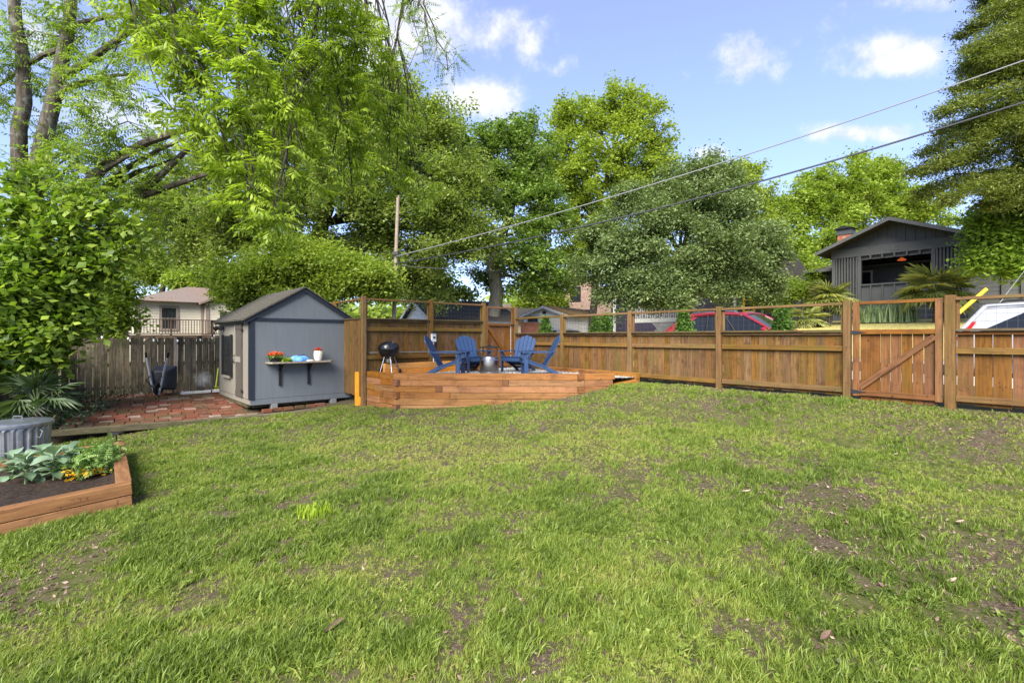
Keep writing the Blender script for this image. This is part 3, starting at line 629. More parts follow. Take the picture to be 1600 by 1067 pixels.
# ------------------------------------------------------------------ shed
SN = Vector((-5.84, 11.0, 0)); SE = -V                         # near corner; gable runs to the right and away
SW, SD = 2.36, 3.0; SZ0, SZ1 = REL(-1.537), REL(0.39)
shed = empty('garden_shed', (SN.x, SN.y, SZ0), 'grey gabled garden shed with navy trim on the brick patio', 'shed')
SL = Vector((-0.67, 0.74, 0)).normalized()                     # back along the door wall
def S(a, b, z): return Vector((SN.x, SN.y, 0)) + SE * a + SL * b + Vector((0, 0, z))
MB().prism([S(0, 0, SZ0 + .13), S(SW, 0, SZ0 + .13), S(SW, 0, SZ1), S(SW / 2, 0, SZ1 + 0.69), S(0, 0, SZ1)], SL * 0.03).obj('gable_wall', M['shed'], shed)
MB().prism([S(0, SD, SZ0), S(SW, SD, SZ0), S(SW, SD, SZ1), S(SW / 2, SD, SZ1 + 0.69), S(0, SD, SZ1)], -SL * 0.03).obj('gable_wall', M['shed'], shed)
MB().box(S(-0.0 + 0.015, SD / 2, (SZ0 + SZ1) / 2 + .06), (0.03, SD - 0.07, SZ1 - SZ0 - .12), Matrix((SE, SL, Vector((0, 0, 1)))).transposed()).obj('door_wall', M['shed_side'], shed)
MB().box(S(SW - 0.015, SD / 2, (SZ0 + SZ1) / 2), (0.03, SD - 0.07, SZ1 - SZ0), Matrix((SE, SL, Vector((0, 0, 1)))).transposed()).obj('side_wall', M['shed'], shed)
SM = Matrix((SE, SL, Vector((0, 0, 1)))).transposed()
MB().box(S(SW / 2, 0.014, SZ0 + .062), (SW, 0.03, 0.124), SM).obj('skirt_board', M['shed'], shed)
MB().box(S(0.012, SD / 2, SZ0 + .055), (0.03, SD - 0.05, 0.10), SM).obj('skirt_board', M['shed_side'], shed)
for a in (0.035, SW - 0.035): MB().box(S(a, -0.012, (SZ0 + SZ1) / 2 + .06), (0.075, 0.022, SZ1 - SZ0 - .12), SM).obj('corner_trim', M['navy'], shed)
MB().box(S(-0.012, 0.05, (SZ0 + SZ1) / 2 + .06), (0.022, 0.09, SZ1 - SZ0 - .12), SM).obj('corner_trim', M['navy'], shed)
MB().box(S(SW / 2, -0.014, SZ1 - 0.0), (SW - 0.156, 0.02, 0.07), SM).obj('gable_trim', M['navy'], shed)
for a0, a1 in ((-0.13, SW / 2), (SW + 0.13, SW / 2)):                  # barge boards
    z0 = SZ1 + 0.045 - 0.13 * 0.58; z1 = SZ1 + 0.76
    MB().prism([S(a0, -0.03, z0), S(a1, -0.03, z1), S(a1, -0.03, z1 - 0.09), S(a0, -0.03, z0 - 0.08)], -SL * 0.025).obj('barge_board', M['navy'], shed)
for s_, (a0, a1) in enumerate(((-0.16, SW / 2), (SW + 0.16, SW / 2))):
    z0 = SZ1 + 0.06 - 0.16 * 0.58; z1 = SZ1 + 0.775
    rf = MB().prism([S(a0, -0.09, z0), S(a1, -0.09, z1), S(a1, -0.09, z1 + 0.022), S(a0, -0.09, z0 + 0.022)], SL * (SD + 0.18)).obj('roof', M['shingle'], shed)
    if s_ == 0:                                                     # shingle courses step up the visible slope
        for c in range(11):
            f0, f1 = c / 11, min(1, (c + 1.02) / 11); q0 = S(a0 + (a1 - a0) * f0, -0.092, z0 + (z1 - z0) * f0 + 0.03); q1 = S(a0 + (a1 - a0) * f1, -0.092, z0 + (z1 - z0) * f1 + 0.024)
            MB().prism([q0, q1, q1 + Vector((0, 0, 0.004)), q0 + Vector((0, 0, 0.008))], SL * (SD + 0.184)).obj('shingle_course', M['shingle'], rf)
MB().box(S(-0.10, SD / 2, SZ1 - 0.03), (0.02, SD + 0.1, 0.09), SM).obj('fascia', M['navy'], shed)
# door, window, lamp on the door wall
door = MB().box(S(-0.014, 0.93, SZ0 + 0.99), (0.026, 0.62, 1.72), SM).obj('door', M['brownpaint'], shed)
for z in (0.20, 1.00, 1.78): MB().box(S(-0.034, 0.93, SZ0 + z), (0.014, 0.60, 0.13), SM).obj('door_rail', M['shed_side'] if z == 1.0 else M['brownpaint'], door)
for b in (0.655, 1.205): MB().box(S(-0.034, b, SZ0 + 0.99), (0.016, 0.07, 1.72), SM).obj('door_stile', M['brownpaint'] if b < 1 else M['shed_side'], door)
MB().tube([S(-0.05, 1.19, SZ0 + 0.92), S(-0.10, 1.19, SZ0 + 0.93), S(-0.10, 1.19, SZ0 + 1.08), S(-0.05, 1.19, SZ0 + 1.09)], 0.014, 6).obj('handle', M['iron'], door)
MB().box(S(-0.045, 1.24, SZ0 + 0.95), (0.05, 0.08, 0.10), SM).obj('latch', M['steel'], door)
for z in (0.28, 1.7): MB().box(S(-0.04, 0.60, SZ0 + z), (0.012, 0.09, 0.05), SM).obj('hinge', M['iron'], door)
win = MB().box(S(-0.012, 2.05, SZ0 + 1.06), (0.022, 0.72, 1.0), SM).obj('window', M['blackmatte'], shed)
for z in (0.84, 1.27): MB().box(S(-0.027, 2.05, SZ0 + z), (0.012, 0.54, 0.40), SM).obj('pane', M['winglass'], win)
for b in (1.60, 2.50): MB().box(S(-0.03, b, SZ0 + 1.06), (0.03, 0.12, 1.06), SM).obj('shutter', M['blackmatte'], win)
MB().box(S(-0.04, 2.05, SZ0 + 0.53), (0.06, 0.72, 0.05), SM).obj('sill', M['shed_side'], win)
lamp = MB().tube([S(-0.02, 2.45, SZ1 - 0.18), S(-0.14, 2.5, SZ1 - 0.16), S(-0.22, 2.5, SZ1 - 0.2)], [0.05, 0.05, 0.07], 10).obj('floodlight', M['blackmatte'], shed)
for a in (0.5, 1.88):
    board('foundation_block', shed, M['blockgrey'], S(a, 0.05, SZ0 - 0.005), S(a, 0.05, SZ0 - 0.19), 0.13, 0.2, SE, 0.006)
board('skid', shed, M['edging'], S(0.12, 0.3, SZ0 - 0.05), S(SW - 0.1, 0.3, SZ0 - 0.05), 0.09, 0.09, SL, 0.004)
board('skid', shed, M['edging'], S(0.06, 0.4, SZ0 - 0.05), S(0.06, SD - 0.1, SZ0 - 0.02), 0.09, 0.09, SE, 0.004)
# shelf with brackets on the gable wall
SH = REL(-0.573)                                                # top of shelf
shp = [S(0.30, -0.018, SH - 0.035), S(0.30, -0.26, SH - 0.035), S(0.37, -0.335, SH - 0.035), S(1.68, -0.335, SH - 0.035), S(1.76, -0.28, SH - 0.035), S(1.76, -0.018, SH - 0.035)]
shelf = MB().prism(shp, (0, 0, 0.035)).obj('shelf', M['greywood'], shed)
for a in (0.62, 1.27):
    br = MB().box(S(a, -0.03, SH - 0.30), (0.055, 0.022, 0.52), SM).box(S(a, -0.15, SH - 0.05), (0.05, 0.24, 0.025), SM)
    br.prism([S(a - 0.014, -0.04, SH - 0.24), S(a - 0.014, -0.24, SH - 0.063), S(a - 0.014, -0.20, SH - 0.063), S(a - 0.014, -0.04, SH - 0.20)], SE * 0.028).obj('bracket', M['blackmatte'], shelf)
# bricks lying along the front of the shed
for i, a in enumerate([0.30, 0.53, 0.76, 1.02, 1.27, 1.50]):
    p = S(a, -0.16 + 0.02 * (i % 2), SZ0 - 0.125 + 0.004 * i)
    o = board('loose_brick', None, M['brick'], p - SE * 0.105, p + SE * 0.105, 0.075, 0.085, (0, 0, 1), 0.006, uneven=0.003)
    tag(o, ['leftmost', 'second', 'third', 'fourth', 'fifth', 'rightmost'][i] + ' brick of the row propped under the front of the grey shed', 'brick', 'bricks under the shed')

# ------------------------------------------------------------------ old weathered fence at the back left and along the left side
OR_ = Vector((-8.1, 15.15, 0)); OL = Vector((-11.26, 12.29, 0)); od = (OL - OR_).normalized(); on = Vector((-od.y, od.x, 0)); on = on if on.y > 0 else -on
old = empty('weathered_fence', (OR_.x, OR_.y, REL(-1.6)), 'dark weathered picket fence standing behind the brick patio', 'fence', 'old weathered fences')
Lo = (OL - OR_).length; n = int(Lo / 0.152)
pk = [bevel_mesh('picket', 1.56 + 0.02 * i, 0.143, 0.016, 0, 0.035) for i in range(4)]
for m_ in pk: m_.materials.append(M['old'])
def old_picket(parent, c, d, nn, i):
    h = [1.56, 1.58, 1.60, 1.62][i % 4]; z0 = REL(-1.62) + random.uniform(-.01, .02)
    c = c + nn * random.uniform(-.006, .006); tl = Vector((random.gauss(0, .004), random.gauss(0, .004), 0))
    board('picket', parent, M['old'], Vector((c.x, c.y, z0)), Vector((c.x, c.y, z0 + h)) + tl, 0.136, 0.016, d, mesh=pk[i % 4])
for i in range(n): old_picket(old, OR_ + od * (0.152 * (i + 0.5)), od, on, random.randrange(4))
for z in (-1.35, -0.75, -0.18): board('rail', old, M['old'], zv(OR_ + on * 0.04, z), zv(OL + on * 0.04, z), 0.04, 0.085, on, 0.003)
for s in (0.2, 2.45): p = OR_ + od * s + on * 0.10; board('post', old, M['old'], zv(p, -1.75), zv(p, -0.02), 0.09, 0.09, on, 0.004)
p = OR_ + od * 1.87 - on * 0.03; board('patch_board', old, M['greywood'], zv(p, -1.0), zv(p, -0.01), 0.085, 0.03, od, 0.003)
sd_ = Vector((0.446, -0.895, 0)); sn = Vector((-0.895, -0.446, 0))
side = empty('weathered_fence', (OL.x, OL.y, REL(-1.6)), 'dark side fence half hidden by vines at the left edge', 'fence', 'old weathered fences')
for i in range(30): old_picket(side, OL + sd_ * (0.152 * (i + 0.5)) + sn * 0.05, sd_, sn, random.randrange(4))
for z in (-1.3, -0.3): board('rail', side, M['old'], zv(OL + sd_ * .05, z), zv(OL + sd_ * 4.4, z), 0.04, 0.085, sn, 0.003)
for s in (2.2, 4.35): board('post', side, M['old'], zv(OL + sd_ * s - sn * .02, -1.7), zv(OL + sd_ * s - sn * .02, -0.05), 0.09, 0.09, sn, 0.004)
# string lights along the back fence
stl = empty('string_lights', (OR_.x, OR_.y, REL(0.0)), 'black string lights with clear round bulbs along the old fence', 'string lights')
pts = []; q0 = S(-0.15, 2.7, SZ1 - 0.1); anchors = [q0, zv(OR_ + od * 1.0 - on * .06, 0.14), zv(OR_ + od * 2.1 - on * .06, 0.10), zv(OR_ + od * 3.2 - on * .06, 0.20), zv(OL - on * .06, 0.22)]
bulbs = []
for a, b in zip(anchors[:-1], anchors[1:]):
    for t in np.linspace(0, 1, 9):
        p = a.lerp(b, t) - Vector((0, 0, 0.16 * 4 * t * (1 - t)))
        if not (pts and t == 0): pts.append(p)
        if abs(t - 0.25) < .01 or abs(t - 0.75) < .01: bulbs.append(p)
MB().tube(pts, 0.006, 5).obj('cable', M['cable'], stl)
for p in bulbs:
    MB().tube([p, p - Vector((0, 0, 0.07))], 0.018, 8).obj('socket', M['blackmatte'], stl)
    MB().lathe([(0.004, -0.14), (0.02, -0.135), (0.028, -0.11), (0.024, -0.085), (0.016, -0.07)], 12, p).obj('bulb', M['bulb'], stl, True)

# ------------------------------------------------------------------ things by the old fence
wb = empty('wheelbarrow', W(246, 617, 12.75), 'grey wheelbarrow stood on end against the weathered fence', 'wheelbarrow')
def wl(x, y, z): return Vector((x, y, z))                # local: x right, y away (to the fence), z up
tray = MB()
prof = [(-0.20, 0.10, 0.22, 0.06), (-0.24, 0.30, 0.25, 0.02)]
rings = [(0.02, 0.16, 0.14), (0.09, 0.30, 0.19), (0.16, 0.62, 0.23)]
# the tray: a tapered tub seen from underneath, open side to the fence
lo = [wl(-.17, 0.02, .16), wl(.17, 0.02, .16), wl(.20, .04, .62), wl(-.20, .04, .62)]
hi = [wl(-.25, .33, .10), wl(.25, .33, .10), wl(.31, .30, .74), wl(-.31, .30, .74)]
tb = MB(); tb.add(lo + hi, [(0, 1, 2, 3), (0, 4, 5, 1), (1, 5, 6, 2), (2, 6, 7, 3), (3, 7, 4, 0)])
o = tb.obj('tray', M['trayplastic'], wb, world=False); bv = o.modifiers.new('b', 'BEVEL'); bv.width = 0.04; bv.segments = 3; sd2 = o.modifiers.new('s', 'SOLIDIFY'); sd2.thickness = 0.012
for s in (-1, 1):
    MB().tube([wl(s * 0.05, -0.02, 0.02), wl(s * 0.12, -0.03, 0.25), wl(s * 0.19, -0.035, 0.62), wl(s * 0.27, -0.02, 0.96)], 0.025, 8).obj('handle', M['barrowtube'], wb, True, False)
    MB().tube([wl(s * 0.27, -0.02, 0.96), wl(s * 0.30, -0.015, 1.10)], 0.026, 8).obj('grip', M['rubber'], wb, True, False)
    MB().tube([wl(s * 0.16, -0.035, 0.50), wl(s * 0.14, -0.20, 0.40), wl(s * 0.10, -0.035, 0.20)], 0.014, 6).obj('leg', M['iron'], wb, True, False)
MB().tube([wl(-0.1, -0.04, 0.20), wl(0.1, -0.04, 0.20)], 0.012, 6).obj('cross_bar', M['iron'], wb, True, False)
wh = MB().lathe([(0.06, -0.035), (0.12, -0.045), (0.15, -0.03), (0.155, 0), (0.15, 0.03), (0.12, 0.045), (0.06, 0.035)], 20, (0, 0.02, 0.155), Matrix.Rotation(R(90), 3, 'Y')).obj('wheel', M['rubber'], wb, True, False)
MB().lathe([(0.0, -0.03), (0.062, -0.03), (0.062, 0.03), (0.0, 0.03)], 14, (0, 0.02, 0.155), Matrix.Rotation(R(90), 3, 'Y')).obj('hub', M['steel'], wh, False, False)
for i, (x, y) in enumerate([(292, 614), (306, 613), (321, 612), (341, 610.5)]):
    p = W(x, y, 13.25 + 0.12 * i); o = board('pale_paver', None, M['paver'], p + Vector((-.12, -.06, 0)), p + Vector((.12, .06, 0.01)), 0.18, 0.07, (-.4, .9, 0), 0.01, uneven=0.004)
    tag(o, ['pale paver nearest the wheelbarrow', 'second pale paver from the wheelbarrow', 'third pale paver, below a whitish smear on the fence', 'pale paver nearest the shed corner'][i] + ' on leaf-strewn soil', 'paver', 'pale pavers by the old fence')
tp = W(338, 611, 13.95); prop = empty('lime_gap_prop', tp, 'lime yellow tool leaning on the old fence by the shed', 'garden tool')  # added shape for a gap in the fence with sunlit greenery behind
MB().tube([tp + Vector((-.02, 0, 0.08)), tp + Vector((-.05, 0.18, 0.64))], 0.018, 6).obj('handle', M['lime'], prop)  # tall bright strip of the gap
MB().box(tp + Vector((0.02, 0, 0.06)), (0.15, 0.03, 0.13)).obj('blade', M['lime'], prop); MB().box(tp + Vector((0.02, -0.018, 0.10)), (0.155, 0.01, 0.03)).obj('band', M['blackmatte'], prop)

# ------------------------------------------------------------------ leaf templates and plant helpers
def leaf_cluster(n, spread, size, width, droop=0.3, flat=0.6, tilt_=0.6, r=None):
    """n small folded leaves round a point: two triangles each"""
    r = r or rng; P = r.normal(0, 1, (n, 3)) * np.array([spread, spread, spread * flat])
    th = r.uniform(0, 2 * np.pi, n); ax = np.stack([np.cos(th), np.sin(th), r.normal(-droop, 0.35, n)], 1); ax /= np.linalg.norm(ax, axis=1)[:, None]
    up = np.stack([r.normal(0, tilt_, n), r.normal(0, tilt_, n), np.ones(n)], 1); sd = np.cross(ax, up); sd /= np.linalg.norm(sd, axis=1)[:, None] + 1e-6
    nn = np.cross(sd, ax); L = size * r.uniform(0.65, 1.25, n)[:, None]; Wd = width * r.uniform(0.7, 1.2, n)[:, None]
    a = P; c = P + ax * L; m1 = P + ax * L * 0.42 + sd * Wd / 2 - nn * Wd * 0.12; m2 = P + ax * L * 0.42 - sd * Wd / 2 - nn * Wd * 0.12
    v = np.stack([a, m1, c, m2], 1).reshape(-1, 3); i = np.arange(n)[:, None] * 4
    f = np.concatenate([i + np.array([[0, 1, 2]]), i + np.array([[0, 2, 3]])]); return v, f, np.repeat(r.random(n), 4)
def frond(npair, length, leaf, wid, droop, r=None):
    """compound leaf: leaflets in pairs on a drooping midrib along +X"""
    r = r or rng; vs, fs, rs = [], [], []
    for k in range(npair * 2 + 1):
        t = (k // 2 + 1) / (npair + 0.5); t = min(t, 1.0); s = 0 if k == npair * 2 else (1 if k % 2 else -1)
        p = np.array([length * t, 0, -droop * length * t * t]); l = leaf * (0.75 + 0.35 * np.sin(np.pi * min(1, t + .1))) * r.uniform(.85, 1.15)
        ax = np.array([0.55 if s else 1.0, s * 0.8, -0.55 - r.uniform(0, .5)]); ax /= np.linalg.norm(ax)
        sd = np.cross(ax, np.array([r.normal(0, .3), r.normal(0, .3), 1.0])); sd /= np.linalg.norm(sd); nn = np.cross(sd, ax)
        b = len(vs); vs += [p, p + ax * l * .4 + sd * wid / 2 - nn * wid * .15, p + ax * l, p + ax * l * .4 - sd * wid / 2 - nn * wid * .15]; fs += [[b, b + 1, b + 2], [b, b + 2, b + 3]]; rs += [r.random()] * 4
    b = len(vs); e = np.array([length, 0, -droop * length]); vs += [np.zeros(3), np.array([0, 0.008, 0]), e]; fs += [[b, b + 1, b + 2]]; rs += [0.3] * 3
    return np.array(vs), np.array(fs), np.array(rs)
def bez(a, b, sag, wob, k, r):
    a, b = np.array(a, float), np.array(b, float); t = np.linspace(0, 1, k)[:, None]; m = (a + b) / 2 + np.array([0, 0, sag])
    p = (1 - t) ** 2 * a + 2 * t * (1 - t) * m + t * t * b; L = np.linalg.norm(b - a)
    j = r.normal(0, wob * L, (k, 3)); j[0] = 0; j[-1] = 0; return p + j * np.sin(np.pi * t)
def tree(name, label, cat, base, trunk_r, forks, lobes, leaf, leafmat_, barkmat, n_cl, seed, nsub=7, group=None, trunk_pts=None, tw=0.012, shell=2.2, cl_scale=(0.75, 1.3), flat=0.85, minz=None, limb=1.0, hang=0.0, dens=1.0):
    """forks: points up the trunk where limbs leave; lobes: (x px, y px, radius px, distance, share); leaf: list of cluster templates"""
    r = np.random.default_rng(seed); root = empty(name, base, label, cat, group); tb = MB(); base = Vector(base)
    tp_ = [base] + [Vector(f) for f in (trunk_pts or forks)]
    pts = []
    for a, b in zip(tp_[:-1], tp_[1:]):
        seg = bez(a, b, 0, 0.02, 5, r); pts += [Vector(p) for p in (seg if not pts else seg[1:])]
    k = len(pts); tb.tube(pts, [trunk_r * (1.25 if i == 0 else 1.0) * (1 - 0.55 * i / (k - 1)) for i in range(k)], 10)
    pos = []; 
    for (px, py, pr, Y, sh) in lobes:
        c = np.array(W(px, py, Y)); rad = pr / FPX * Y; rv = rad * r.uniform(.85, 1.18, 3) * np.array([1, 1, flat])
        fk = min(forks, key=lambda f: (Vector(f) - Vector(c)).length + (3.0 if f[2] > c[2] + .3 else 0))
        lim = bez(fk, c, 0.12 * np.linalg.norm(c - np.array(fk)), 0.035, 8, r); r0 = limb * min(trunk_r * 0.55, 0.02 + 0.03 * rad + 0.012 * np.linalg.norm(c - np.array(fk)))
        tb.tube([Vector(p) for p in lim], list(np.linspace(r0, r0 * 0.35, 8)), 7)
        seg = []
        for q in range(nsub * 2):
            d = r.normal(0, 1, 3); d /= np.linalg.norm(d); e = c + d * rv * r.uniform(0.5, 1.12); st = lim[r.integers(3, 8)]
            sb = bez(st, e, 0.08 * rad, 0.06, 5, r); tb.tube([Vector(p) for p in sb], list(np.linspace(max(tw, r0 * 0.3), tw * 0.5, 5)), 4, False)
            for j in range(5):
                d2 = d * .7 + r.normal(0, .6, 3) + np.array([0, 0, hang]); d2 /= np.linalg.norm(d2); p0 = sb[r.integers(2, 5)]; p1 = p0 + d2 * rad * r.uniform(.18, .42); p2 = p1 + (d2 + np.array([0, 0, -.5])) * rad * .08
                if j < 3: tb.tube([Vector(p0), Vector(p1), Vector(p2)], [tw * .7, tw * .5, tw * .3], 3, False)
                seg.append((p0, p1))
        m = max(6, int(n_cl * sh * dens)); sa = np.array([x[0] for x in seg]); sz = np.array([x[1] for x in seg]); k = r.integers(0, len(seg), m); t = r.uniform(.1, 1.1, m)[:, None]
        q = sa[k] * (1 - t) + sz[k] * t + r.normal(0, 1, (m, 3)) * (.045 * rad + .03)
        u = r.normal(0, 1, (max(2, m // 6), 3)); u /= np.linalg.norm(u, axis=1)[:, None]; q2 = c + u * (r.random(len(u)) ** .5)[:, None] * rv * .95
        pos += [q, q2]
    pos = np.concatenate(pos)
    if minz is not None: pos = pos[pos[:, 2] > minz]
    n = len(pos); Rm = rot_np(r.uniform(0, 6.283, n), r.normal(0, .35, n), r.normal(0, .35, n))
    tv = scatter('crown', leaf, pos - np.array(base), Rm, r.uniform(*cl_scale, n), r.random(n))
    tb.obj('trunk', M[barkmat], root, True, fix=False)
    o = bpy.data.objects.new('crown', tv); link(o, root, M[leafmat_]); return root
def gbase(X, Y): return Vector((X, Y, float(gz(X, Y)) - 0.05))

# ------------------------------------------------------------------ trees
T_mid = [leaf_cluster(14, 0.17, 0.15, 0.085) for _ in range(6)]
T_far = [leaf_cluster(12, 0.24, 0.20, 0.12) for _ in range(6)]
T_fine = [leaf_cluster(18, 0.16, 0.10, 0.055, flat=0.45) for _ in range(6)]
T_vine = [leaf_cluster(8, 0.14, 0.115, 0.09, droop=0.6) for _ in range(6)]
T_fr = [frond(4, 0.27, 0.125, 0.036, 0.35) for _ in range(5)]
T_fr2 = [frond(7, 0.42, 0.085, 0.03, 0.25) for _ in range(5)]
b = gbase(-12.2, 12.4)
t1 = tree('twin_trunk_tree', 'twin-trunked tree with lichened bark and feathery leaves at far left', 'tree', b, 0.21, [W(45, 300, 12.3), W(38, 160, 12.2), W(95, 150, 12.2), W(100, 60, 12.0)],
    [(20, 60, 60, 12.2, .12), (120, 20, 60, 12, .10), (150, 120, 60, 11.5, .12), (200, 190, 70, 11, .14), (60, 200, 60, 12.5, .10), (230, 60, 60, 11, .10), (180, 270, 60, 11, .12), (20, 130, 50, 12.6, .1), (250, 330, 60, 12, .1), (70, 265, 50, 11.6, .08), (130, 230, 50, 11.4, .08), (210, 390, 40, 12, .06)],
    T_fr2, 'lf_ailan', 'bark_lichen', 1500, 11, nsub=4, trunk_pts=[W(30, 330, 12.3), W(38, 160, 12.2), W(22, 0, 12.2), W(14, -120, 12.2)], tw=0.008, cl_scale=(0.8, 1.3), limb=0.35)
tk = MB().tube([W(35, 420, 12.35), W(58, 260, 12.2), W(88, 140, 12.1), W(108, 40, 12.0), W(118, -90, 12.0)], [0.21, 0.18, 0.155, 0.13, 0.10], 10)
for pl, rr in (([(90, 125, 12.1), (140, 95, 11.9), (200, 50, 11.6), (262, 30, 11.3)], .10), ([(98, 140, 12.1), (150, 125, 12), (180, 118, 11.9)], .07), ([(105, 75, 12), (70, 85, 12.2), (30, 110, 12.4)], .08),
               ([(125, 300, 11.6), (165, 258, 11.4), (230, 222, 11.2), (280, 206, 11)], .13), ([(150, 305, 11.9), (200, 262, 11.7), (245, 236, 11.5)], .08), ([(205, 312, 11.9), (245, 280, 11.8), (290, 236, 11.6)], .10),
               ([(110, 40, 12), (170, 26, 11.7), (230, 26, 11.4), (290, 2, 11)], .06), ([(30, 420, 12.3), (80, 345, 12.0), (125, 300, 11.6)], .16), ([(80, 350, 12), (150, 305, 11.9)], .12), ([(80, 360, 12), (205, 312, 11.9)], .12)):
    q = [W(*p) for p in pl]; q.append(q[-1] + (q[-1] - q[-2]) * .9 + Vector((0, 0, -.08))); q.append(q[-1] + (q[-1] - q[-2]) * .9 + Vector((0, 0, -.18)))
    tk.tube(q, list(np.linspace(rr, rr * .16, len(q))), 8)
tk.obj('second_trunk', M['bark_lichen'], t1, True)
# pecan whose trunk stands out of frame on the left; its limbs hang over the yard
b = gbase(-9.6, 4.2)
tree('pecan_tree', 'pecan limbs with long drooping bright green leaflets overhanging top left', 'tree', b, 0.34, [Vector((-8.4, 4.9, 7.6)), Vector((-5.6, 5.9, 9.4)), Vector((-3.6, 6.6, 9.8)), Vector((-2.2, 7.6, 9.6))],
    [(220, 20, 80, 6.6, .07), (300, 80, 85, 6.4, .11), (400, 60, 90, 6.8, .11), (340, 160, 80, 6.3, .10), (450, 160, 85, 6.8, .11), (420, 250, 65, 6.6, .07), (360, 260, 60, 6.2, .06), (390, 320, 42, 6.2, .035), (425, 345, 32, 6.2, .03),
     (520, 60, 65, 7.4, .07), (560, 150, 60, 7.8, .06), (610, 190, 50, 8.4, .045), (520, 240, 55, 7.6, .055), (620, 262, 42, 8.8, .03), (655, 295, 30, 9.2, .02), (550, 290, 40, 8.2, .03), (500, 0, 70, 7, .06), (300, -30, 90, 6.6, .08)],
    T_fr, 'lf_pecan', 'bark_dark', 1950, 12, nsub=5, tw=0.006, cl_scale=(0.7, 1.15), flat=0.85, limb=0.3)
# hanging sprig at the top
b = gbase(-9.6, 4.2)
tree('pecan_sprig', 'sparse dark twigs with few leaves hanging from the top edge beside the cloud', 'branch', Vector((-2.2, 7.6, 9.6)), 0.03, [W(640, -120, 7.5), W(650, -40, 7.5)],
    [(640, 30, 30, 7.5, .2), (672, 70, 34, 7.5, .25), (700, 110, 26, 7.5, .2), (612, 85, 14, 7.5, .1), (655, 10, 40, 7.5, .25)], T_fr2, 'lf_ailan', 'bark_dark', 130, 5, nsub=3, tw=0.004, cl_scale=(0.35, .6))
# vines and shrubs over the left fence
b = gbase(-11.0, 10.6)
tree('vine_thicket', 'dense broad-leaved vine thicket spilling over the left side fence', 'shrub', b, 0.09, [W(30, 560, 10.8), W(40, 450, 10.6)],
    [(8, 340, 34, 10, 0.0190), (55, 330, 30, 10.3, 0.0190), (100, 345, 32, 10.2, 0.0190), (140, 330, 28, 10.6, 0.0152), (178, 352, 24, 10.7, 0.0114), (205, 385, 18, 10.8, 0.0057), (20, 395, 38, 9.8, 0.0266), (75, 395, 36, 10.1, 0.0266), (125, 390, 32, 10.3, 0.0190), (160, 410, 24, 10.5, 0.0300),
     (10, 450, 40, 9.4, 0.0800), (60, 455, 40, 9.8, 0.0800), (110, 450, 34, 10.2, 0.0600), (20, 510, 40, 9.4, 0.0700), (70, 510, 34, 9.8, 0.0600), (110, 495, 24, 10.2, 0.0300), (8, 565, 34, 9.2, 0.0500), (55, 555, 26, 9.6, 0.0400), (20, 290, 26, 10.6, 0.0095), (70, 280, 24, 10.8, 0.0076), (120, 298, 24, 10.9, 0.0076)],
    T_vine + T_mid[:3], 'lf_vine', 'bark', 2900, 13, nsub=5, tw=0.009, flat=0.8, cl_scale=(0.5, 1.6))
b = gbase(-12.6, 14.2)
tree('yellow_shrub', 'sunlit yellow-green shrub behind the old fence left of the cream house', 'shrub', b, 0.09, [W(140, 520, 14.2), W(150, 490, 14.2)],
    [(120, 490, 34, 14, .2), (165, 490, 32, 14.2, .22), (185, 465, 26, 14.6, .15), (140, 450, 34, 14.6, .22), (110, 440, 30, 14.4, .2), (80, 480, 30, 13.6, .15)], T_mid, 'lf_bright', 'bark_dark', 900, 14, nsub=5, minz=CAMZ - .2)
# big oak behind the shed
b = gbase(-8.6, 21.5)
tree('spreading_oak', 'large spreading oak with dark forking limbs rising behind the shed', 'tree', b, 0.42, [W(490, 390, 21.5), W(505, 350, 21.4), W(520, 300, 21.2)],
    [(300, 300, 70, 20, .06), (370, 250, 80, 20.5, .07), (450, 220, 85, 21, .08), (540, 190, 85, 21.5, .08), (620, 220, 80, 22, .08), (680, 270, 70, 22.5, .07), (720, 330, 55, 22.5, .05), (620, 310, 75, 21, .07), (540, 280, 80, 20, .07), (440, 320, 75, 20, .07), (350, 350, 70, 19.8, .06),
     (640, 390, 60, 21.5, .06), (700, 395, 45, 22.5, .04), (560, 380, 60, 22, .05), (270, 370, 60, 20.5, .05), (600, 140, 65, 21.5, .05), (500, 130, 65, 21.5, .05), (240, 330, 50, 20.5, .04), (420, 160, 60, 21, .05), (660, 440, 45, 22.5, .04), (735, 275, 46, 23.5, .04), (748, 370, 44, 23.5, .04), (690, 205, 48, 23, .04), (640, 170, 50, 22.5, .04)],
    T_fine, 'lf_oak', 'bark_dark', 7200, 15, nsub=9, tw=0.018, cl_scale=(1.1, 2.0), flat=0.8)
b = gbase(-7.4, 17.2)
tree('mounded_shrub', 'rounded soft green mounded tree just behind the shed roof', 'tree', b, 0.12, [W(470, 480, 17.2), W(470, 450, 17.2)],
    [(400, 430, 45, 17, .16), (450, 415, 48, 17, .18), (505, 410, 46, 17.2, .18), (555, 430, 42, 17.2, .16), (390, 465, 36, 16.8, .1), (585, 450, 28, 17.4, .08), (480, 450, 55, 17, .18), (365, 450, 26, 17, .06)],
    T_fine, 'lf_mound', 'bark_dark', 5200, 16, nsub=7, tw=0.01, flat=0.7, cl_scale=(0.9, 1.6), minz=CAMZ - .6)
b = gbase(-25.5, 38)
tree('background_tree', 'mid green trees far behind the cream house roof', 'tree', b, 0.3, [W(250, 470, 38), W(260, 420, 38)],
    [(200, 420, 50, 38, .2), (260, 400, 50, 38, .2), (330, 410, 50, 38, .2), (180, 370, 50, 38, .2), (360, 440, 40, 37, .15), (300, 440, 40, 37, .15), (120, 400, 50, 38, .15)], T_far, 'lf_bright', 'bark_dark', 3400, 17, nsub=5, tw=0.02, cl_scale=(0.9, 1.5))
